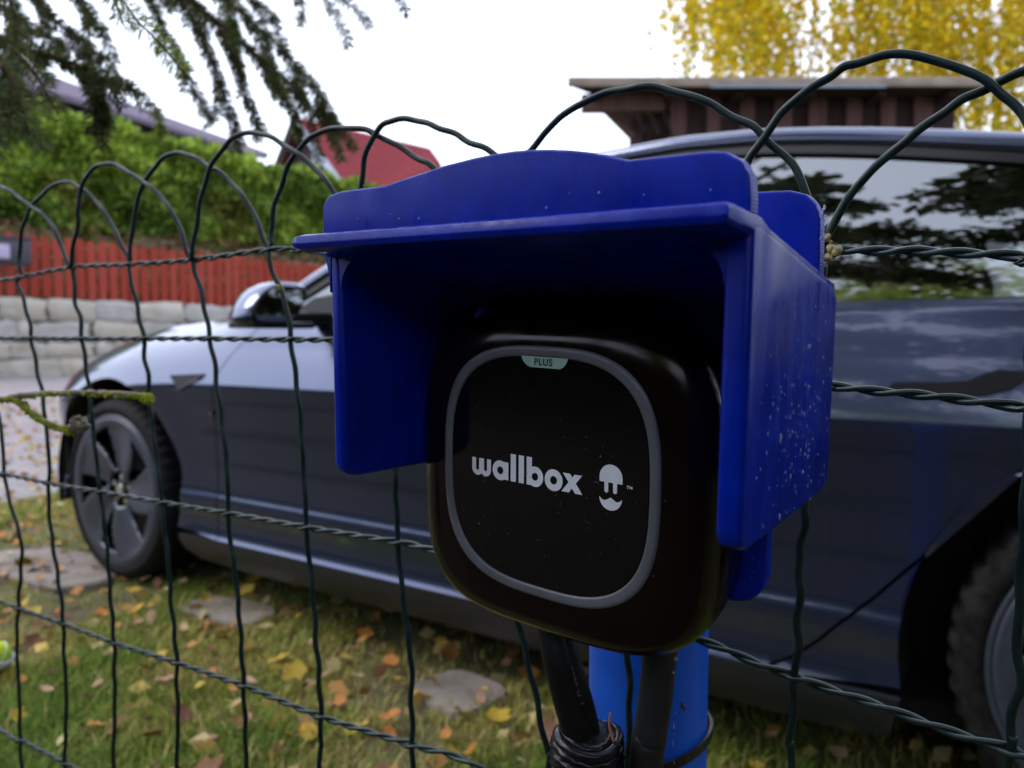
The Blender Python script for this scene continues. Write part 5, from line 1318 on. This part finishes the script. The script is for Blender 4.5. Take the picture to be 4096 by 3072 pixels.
# small leaves too many to tell apart: verge, road edge, under the car
n = 4200
x = rng.uniform(-9, .8, n); y = rng.uniform(.8, 5.0, n); k = ((x < -3.3) & (y < 3.8)) | ((x < 0) & (y < 1.7) & (rng.random(n) < .8)) | (y > 1.6) & (x > -3) & (y < 2.6) | ((x < -4.5) & (rng.random(n) < .5)); x, y = x[k], y[k]
z = np.array([hgt(a, b) for a, b in zip(x, y)])+.022
pal2 = np.array([[.60, .44, .12], [.48, .24, .08], [.40, .20, .12], [.62, .50, .25]])
tag(leaf_cloud(np.stack([x, y, z], 1), .032, pal2[rng.integers(0, 4, len(x))]*(.7+.4*rng.random((len(x), 1))), M_fallen, 'leaf_litter', droop=0, aspect=1.4, jitter=.35, up=np.array([.6, .6, 0.1])), 'scattered small autumn leaf scraps on the lawn, verge and road edge', 'leaf litter', kind='stuff')

# ================================================================ SPRUCE WITH HANGING BRANCHES
def needles_along(P, dens, ln, lean=.5, wid=.0009, droop=0.0, up_bias=0.0, rr=rng):
    """P list of points; returns vertex array of diamond needles"""
    P = np.array([tuple(p) for p in P]); seg = np.linalg.norm(np.diff(P, axis=0), axis=1); L = np.concatenate([[0], np.cumsum(seg)])
    n = max(2, int(L[-1]*dens)); s = rr.uniform(0, L[-1], n)
    C = np.stack([np.interp(s, L, P[:, i]) for i in range(3)], 1)
    e = np.minimum(s+.01, L[-1]); C2 = np.stack([np.interp(e, L, P[:, i]) for i in range(3)], 1); s0 = np.maximum(s-.01, 0); C0 = np.stack([np.interp(s0, L, P[:, i]) for i in range(3)], 1)
    T = C2-C0; T /= np.linalg.norm(T, axis=1)[:, None]+1e-9
    d = rr.normal(size=(n, 3)); d -= T*(d*T).sum(1)[:, None]; d /= np.linalg.norm(d, axis=1)[:, None]
    D = d+T*lean; D[:, 2] += -droop+up_bias; D /= np.linalg.norm(D, axis=1)[:, None]
    w = np.cross(D, rr.normal(size=(n, 3))); w /= np.linalg.norm(w, axis=1)[:, None]
    l = (ln*(.75+.4*rr.random(n)))[:, None]
    return np.stack([C, C+D*l*.5+w*wid, C+D*l, C+D*l*.5-w*wid], 1).reshape(-1, 3)
def spruce_branch(tree, pts, r0, side, ln, dens, hang, sidelen, cols, wid=.0009, tip=True, spread=.5, fol='needles'):
    """one branch: stem, side twigs and its needles"""
    Q = catmull([Vector(p) for p in pts], 8); n = len(Q); org = Vector(tree.location)
    rad = [max(.0011, r0*(1-.85*i/n)) for i in range(n)]
    V, F = tube(Q, rad, 7); parts = [(V, F)]
    NV = [needles_along(Q, dens, ln, wid=wid)]
    L = sum((Q[i+1]-Q[i]).length for i in range(n-1))
    m = int(L/side) if side else 0
    for j in range(m):
        t = (j+.5)/m*(n-2); i = int(t); p = Q[i].lerp(Q[i+1], t-i); T = (Q[i+1]-Q[i]).normalized()
        sd = T.cross(Vector((0, 0, 1))).normalized()*(1 if j % 2 else -1)
        ll = sidelen*random.uniform(.5, 1.1)*(1-.45*(j/m))
        d = (T*.55+sd*spread*random.uniform(.5, 1.1)+Vector((0, 0, -hang*random.uniform(.6, 1.3)))).normalized()
        e1 = p+d*ll*.5; e2 = p+d*ll*.85+Vector((0, 0, -hang*ll*.35))
        W_ = catmull([p, e1, e2], 4); parts.append(tube(W_, [.0016-.0001*q for q in range(len(W_))], 5))
        NV.append(needles_along(W_, dens, ln, wid=wid))
        if ll > .10 and random.random() < .6:
            f_ = W_[len(W_)//2]; d2 = (d+sd*random.uniform(-.9, .9)+Vector((0, 0, -.3))).normalized()
            W2 = [f_, f_+d2*ll*.4]; parts.append(tube(W2, .001, 4)); NV.append(needles_along(W2, dens, ln, wid=wid))
    V, F = merge(parts)
    b = obj('branch', [Vector(v)-org for v in V], F, M_twig, tree, smooth=True)
    NVa = np.concatenate(NV); k = len(NVa)//4
    c = np.array(cols); cc = c[rng.integers(0, len(c), k)]*(.7+.5*rng.random((k, 1)))
    nd = npobj(fol, NVa-np.array(org), np.arange(4*k).reshape(-1, 4), M_needle, b, tint=np.repeat(cc, 4, 0)); tag(nd, kind='stuff')
    return b
DK = [(.075, .100, .040), (.095, .118, .040), (.11, .12, .040)]; LT = [(.28, .36, .05), (.34, .40, .05), (.22, .30, .05)]; MD = [(.12, .155, .05), (.15, .18, .05), (.11, .14, .06)]
sp1 = tag(empty('spruce_tree', (-2.35, -.25, 0)), 'spruce tree whose drooping dark branches hang in from the upper left', 'tree')
V, F = tube([(0, 0, -.1), (0, 0, 1.5), (.03, 0, 4), (0, .02, 8)], [.14, .12, .09, .02], 14); obj('trunk', V, F, M_bark, sp1, smooth=True)
spruce_branch(sp1, [(-0.8046,0.4556,1.2608),(-0.7984,0.4584,1.2415),(-0.7891,0.4635,1.2271),(-0.7785,0.4693,1.2102),(-0.7638,0.4778,1.1934),(-0.75,0.4857,1.1756),(-0.7369,0.493,1.1568)], 0.0016, 0, 0.0198, 3150, 0, 0, LT, wid=0.000682, spread=0.5)
spruce_branch(sp1, [(-0.8091,0.4527,1.2608),(-0.8014,0.4559,1.2357),(-0.7945,0.4594,1.2203),(-0.7916,0.4604,1.2069)], 0.0013, 0, 0.0198, 1890, 0, 0, LT, wid=0.00066, spread=0.5)
spruce_branch(sp1, [(-1.4135,0.8592,1.6225),(-1.3526,0.8939,1.544),(-1.2847,0.9339,1.4742),(-1.2208,0.9719,1.4131),(-1.1842,1.0169,1.3674),(-1.1574,1.0671,1.3186),(-1.1319,1.1059,1.2879)], 0.006, 0.035, 0.018, 3150, 0.45, 0.17, MD, wid=0.00121, spread=0.5)
spruce_branch(sp1, [(-1.3624,0.951,1.5939),(-1.3076,0.9828,1.5308),(-1.2491,1.0174,1.4721),(-1.1982,1.0469,1.4134),(-1.1587,1.0692,1.3593),(-1.1327,1.0822,1.3006)], 0.004, 0.04, 0.018, 2940, 0.6, 0.14, MD, wid=0.00121, spread=0.5)
spruce_branch(sp1, [(-1.3203,0.8542,1.5295),(-1.2832,0.8746,1.4705),(-1.2707,0.9026,1.4106),(-1.2488,0.9128,1.3508),(-1.2311,0.9203,1.291),(-1.2152,0.9272,1.2397)], 0.003, 0.05, 0.018, 2730, 0.55, 0.1, DK, wid=0.0011, spread=0.4)
spruce_branch(sp1, [(-1.4605,0.8862,1.5939),(-1.4236,0.9041,1.5037),(-1.391,0.9205,1.4315),(-1.3585,0.9369,1.3593),(-1.3288,0.9527,1.3051)], 0.003, 0.05, 0.018, 2730, 0.5, 0.1, DK, wid=0.0011, spread=0.4)
spruce_branch(sp1, [(-1.2401,0.9013,1.4452),(-1.2101,0.917,1.3863),(-1.1957,0.9228,1.3357),(-1.1824,0.9287,1.2936),(-1.162,0.9392,1.2515)], 0.003, 0.05, 0.0168, 2730, 0.6, 0.1, DK, wid=0.0011, spread=0.4)
spruce_branch(sp1, [(-1.1385,0.9151,1.5388),(-1.0826,0.9486,1.49),(-1.0714,0.9538,1.4576),(-1.0775,0.9483,1.4372)], 0.0016, 0.06, 0.0156, 2520, 0.5, 0.05, DK, wid=0.00099, spread=0.5)
spruce_branch(sp1, [(-0.9971,0.884,1.4749),(-0.9645,0.9029,1.4373),(-0.9477,0.9117,1.4035),(-0.9341,0.9185,1.3734),(-0.929,0.9203,1.3508)], 0.0018, 0, 0.0168, 2730, 0, 0, MD, wid=0.00099, spread=0.5)
spruce_branch(sp1, [(-0.972,0.9006,1.4749),(-0.9424,0.9173,1.4336),(-0.923,0.9289,1.4163),(-0.9066,0.9383,1.396),(-0.9019,0.9408,1.3862)], 0.0016, 0, 0.0156, 2730, 0, 0, MD, wid=0.00099, spread=0.5)
spruce_branch(sp1, [(-0.9029,0.9464,1.4749),(-0.8736,0.9636,1.4449),(-0.8584,0.972,1.4208),(-0.8491,0.977,1.405)], 0.0015, 0, 0.0144, 2730, 0, 0, MD, wid=0.00099, spread=0.5)
spruce_branch(sp1, [(-1.3004,0.4919,1.3175),(-1.2504,0.5244,1.3096),(-1.2225,0.5423,1.301),(-1.1944,0.56,1.2897),(-1.1609,0.5815,1.2791),(-1.1328,0.599,1.2646),(-1.1131,0.6113,1.2526),(-1.0935,0.6237,1.246),(-1.0739,0.6362,1.2381)], 0.007, 0.03, 0.018, 3150, 0.35, 0.1, DK, wid=0.0011, spread=0.5)
spruce_branch(sp1, [(-1.1413,0.5939,1.2712),(-1.1242,0.604,1.2546),(-1.1139,0.609,1.2282),(-1.1075,0.6113,1.2017),(-1.1049,0.6122,1.1904)], 0.003, 0.022, 0.018, 3780, 0.8, 0.07, DK, wid=0.0011, spread=0.5)
spruce_branch(sp1, [(-1.0557,0.4682,1.2407),(-1.0358,0.4797,1.2178),(-1.0207,0.4881,1.195),(-1.0124,0.4921,1.175),(-1.0043,0.4965,1.1607)], 0.0026, 0.07, 0.0204, 2310, 0.4, 0.04, MD, wid=0.00088, spread=0.5)
spruce_branch(sp1, [(-1.1412,0.4726,1.2537),(-1.1153,0.488,1.2296),(-1.1017,0.4949,1.1995),(-1.0932,0.4984,1.1694),(-1.0864,0.5012,1.1454)], 0.003, 0.035, 0.0204, 2310, 0.4, 0.09, MD, wid=0.00099, spread=0.6)
spruce_branch(sp1, [(-1.1506,0.465,1.2356),(-1.1298,0.4772,1.2115),(-1.1165,0.4844,1.1905),(-1.1108,0.4867,1.1694)], 0.003, 0.04, 0.0204, 2520, 0.4, 0.1, MD, wid=0.00099, spread=0.6)
spruce_branch(sp1, [(-1.5005,0.6115,1.4831),(-1.46,0.6355,1.444),(-1.4263,0.6556,1.4127),(-1.3928,0.6761,1.3892),(-1.3595,0.6967,1.3697),(-1.333,0.7135,1.3579)], 0.004, 0.04, 0.018, 2730, 0.3, 0.12, DK, wid=0.0011, spread=0.6)
spruce_branch(sp1, [(-1.4976,0.6763,1.5225),(-1.4621,0.6963,1.4738),(-1.4338,0.7125,1.4372),(-1.4023,0.7313,1.4088),(-1.3779,0.746,1.3885),(-1.3602,0.7562,1.3682)], 0.004, 0.04, 0.018, 3150, 0.35, 0.11, DK, wid=0.0011, spread=0.6)
spruce_branch(sp1, [(-1.3611,0.5808,1.4439),(-1.3358,0.595,1.4078),(-1.3256,0.5992,1.3717),(-1.3276,0.5956,1.3392)], 0.003, 0.04, 0.018, 2730, 0.3, 0.09, MD, wid=0.0011, spread=0.6)
spruce_branch(sp1, [(-1.3833,0.6901,1.4987),(-1.3491,0.7095,1.4518),(-1.3252,0.723,1.4205),(-1.3131,0.7288,1.3892)], 0.003, 0.045, 0.018, 2940, 0.4, 0.09, DK, wid=0.0011, spread=0.6)
spruce_branch(sp1, [(-1.299,0.7331,1.3188),(-1.2792,0.7458,1.3126),(-1.2591,0.7579,1.2954),(-1.2421,0.7678,1.2758),(-1.2285,0.7756,1.2602)], 0.0015, 0.05, 0.0132, 1890, 0.5, 0.04, MD, wid=0.00088, spread=0.5)
spruce_branch(sp1, [(-1.3338,0.8287,1.2978),(-1.3262,0.8326,1.281),(-1.322,0.8339,1.2599),(-1.3215,0.833,1.2431)], 0.0015, 0.03, 0.0156, 2940, 0.5, 0.04, LT, wid=0.0011, spread=0.5)
spruce_branch(sp1, [(-1.31,0.9246,1.5789),(-1.2503,0.961,1.5352),(-1.2127,0.9834,1.5003),(-1.19,0.9966,1.4742)], 0.003, 0.05, 0.0168, 2730, 0.4, 0.1, DK, wid=0.0011, spread=0.5)
spruce_branch(sp1, [(-2.2,-0.15,2.4),(-1.5,0.6,2.3),(-0.9,1.2,2.05),(-0.5,1.6,1.75)], 0.02, 0.08, 0.0192, 1470, 0.5, 0.2, DK, wid=0.00121, spread=0.6)
# limbs tying the hanging twigs back to the trunk, above the picture
for a, b, c in (((-2.3, -.2, 2.0), (-1.7, .3, 1.95), (-1.15, .75, 1.75)), ((-2.3, -.2, 2.3), (-1.3, .5, 2.35), (-.6, 1.1, 1.98)), ((-2.3, -.2, 2.1), (-2.0, .5, 1.95), (-1.65, 1.0, 1.7))):
    spruce_branch(sp1, [a, b, c], .022, .09, .014, 700, .5, .22, DK, wid=.0011)

# big spruces and a hedge on the photographer's side of the fence (seen only as reflections in the car)
def big_spruce(x, y, h, base, rad, label, nb=46):
    t = tag(empty('spruce_tree', (x, y, 0)), label, 'tree')
    V, F = tube([(0, 0, -.2), (0, 0, h*.5), (0, 0, h)], [.17, .11, .02], 12); obj('trunk', V, F, M_bark, t, smooth=True)
    org = np.array([x, y, 0]); CC = []
    parts = []
    for i in range(nb):
        f_ = i/nb; z = base+(h-base)*f_; ll = rad*(1-f_)**.8*random.uniform(.8, 1.1)+.2; a = i*2.399
        e = Vector((math.cos(a)*ll, math.sin(a)*ll, z-.32*ll)); m_ = Vector((math.cos(a)*ll*.5, math.sin(a)*ll*.5, z-.05*ll))
        Q = catmull([Vector((0, 0, z)), m_, e], 5); parts.append(tube(Q, [.03*(1-q/12) for q in range(len(Q))], 5))
        k = int(330*ll); s = rng.random(k)**.8; q = np.array([tuple(v) for v in Q]); idx = s*(len(q)-1); i0 = idx.astype(int).clip(0, len(q)-2)
        c = q[i0]+(q[i0+1]-q[i0])*(idx-i0)[:, None]; sd = np.array([-math.sin(a), math.cos(a), 0])
        c = c+sd*(rng.normal(0, .16, k)*ll*.6)[:, None]; c[:, 2] -= rng.exponential(.12, k); CC.append(c)
    V, F = merge(parts); obj('branches', V, F, M_bark, t)
    C = np.concatenate(CC); cc = np.array(DK)[rng.integers(0, 3, len(C))]*(.8+.5*rng.random((len(C), 1)))
    tag(leaf_cloud(C, .095, cc, M_needle, 'needles', t, droop=.6, aspect=2.2), kind='stuff')
big_spruce(2.3, -2.7, 15.0, 5.9, 3.3, 'tall dark spruce behind the photographer to the right', 80)
big_spruce(-3.7, -4.7, 16, 6.2, 3.3, 'tall dark spruce behind the photographer to the left')
yt = tag(empty('yellow_tree', (-1.2, -9.0, 0)), 'yellow green autumn tree standing behind the garden hedge', 'tree')
V, F = tube([(0, 0, -.2), (0, 0, 3), (.1, 0, 6)], [.16, .12, .05], 10); obj('trunk', V, F, M_bark, yt, smooth=True)
C = rng.normal(size=(5000, 3))*np.array([1.1, 1.0, 1.4])+np.array([0, 0, 5.6]); cc = np.array([.55, .62, .18])*(.7+.5*rng.random((5000, 1)))
tag(leaf_cloud(C, .16, cc, M_leafT, 'foliage', yt, droop=.3), kind='stuff')
hb = tag(empty('garden_hedge', (-2, -4.6, 0)), 'dark green garden hedge standing behind the photographer', 'hedge')
V, F = box(-16, 9, -.35, .35, 0, 2.4); obj('inner_twigs', V, F, M_core, hb)['kind'] = 'stuff'
n = 14000
C = np.stack([rng.uniform(-16.1, 9.1, n), rng.normal(.38, .06, n), rng.uniform(.05, 2.5, n)], 1); cc = np.array([[.03, .07, .015]])*(.6+.9*rng.random((n, 1)))
tag(leaf_cloud(C, .13, cc, M_leaf, 'foliage', hb, droop=-.4), kind='stuff')
big_spruce(3.6, -.4, 9.0, .3, 2.0, 'dense dark spruce to the right beyond the rear of the parked car', 60)
big_spruce(5.0, 2.6, 9.0, .3, 2.3, 'dense dark spruce farther right beside the rear of the parked car', 60)
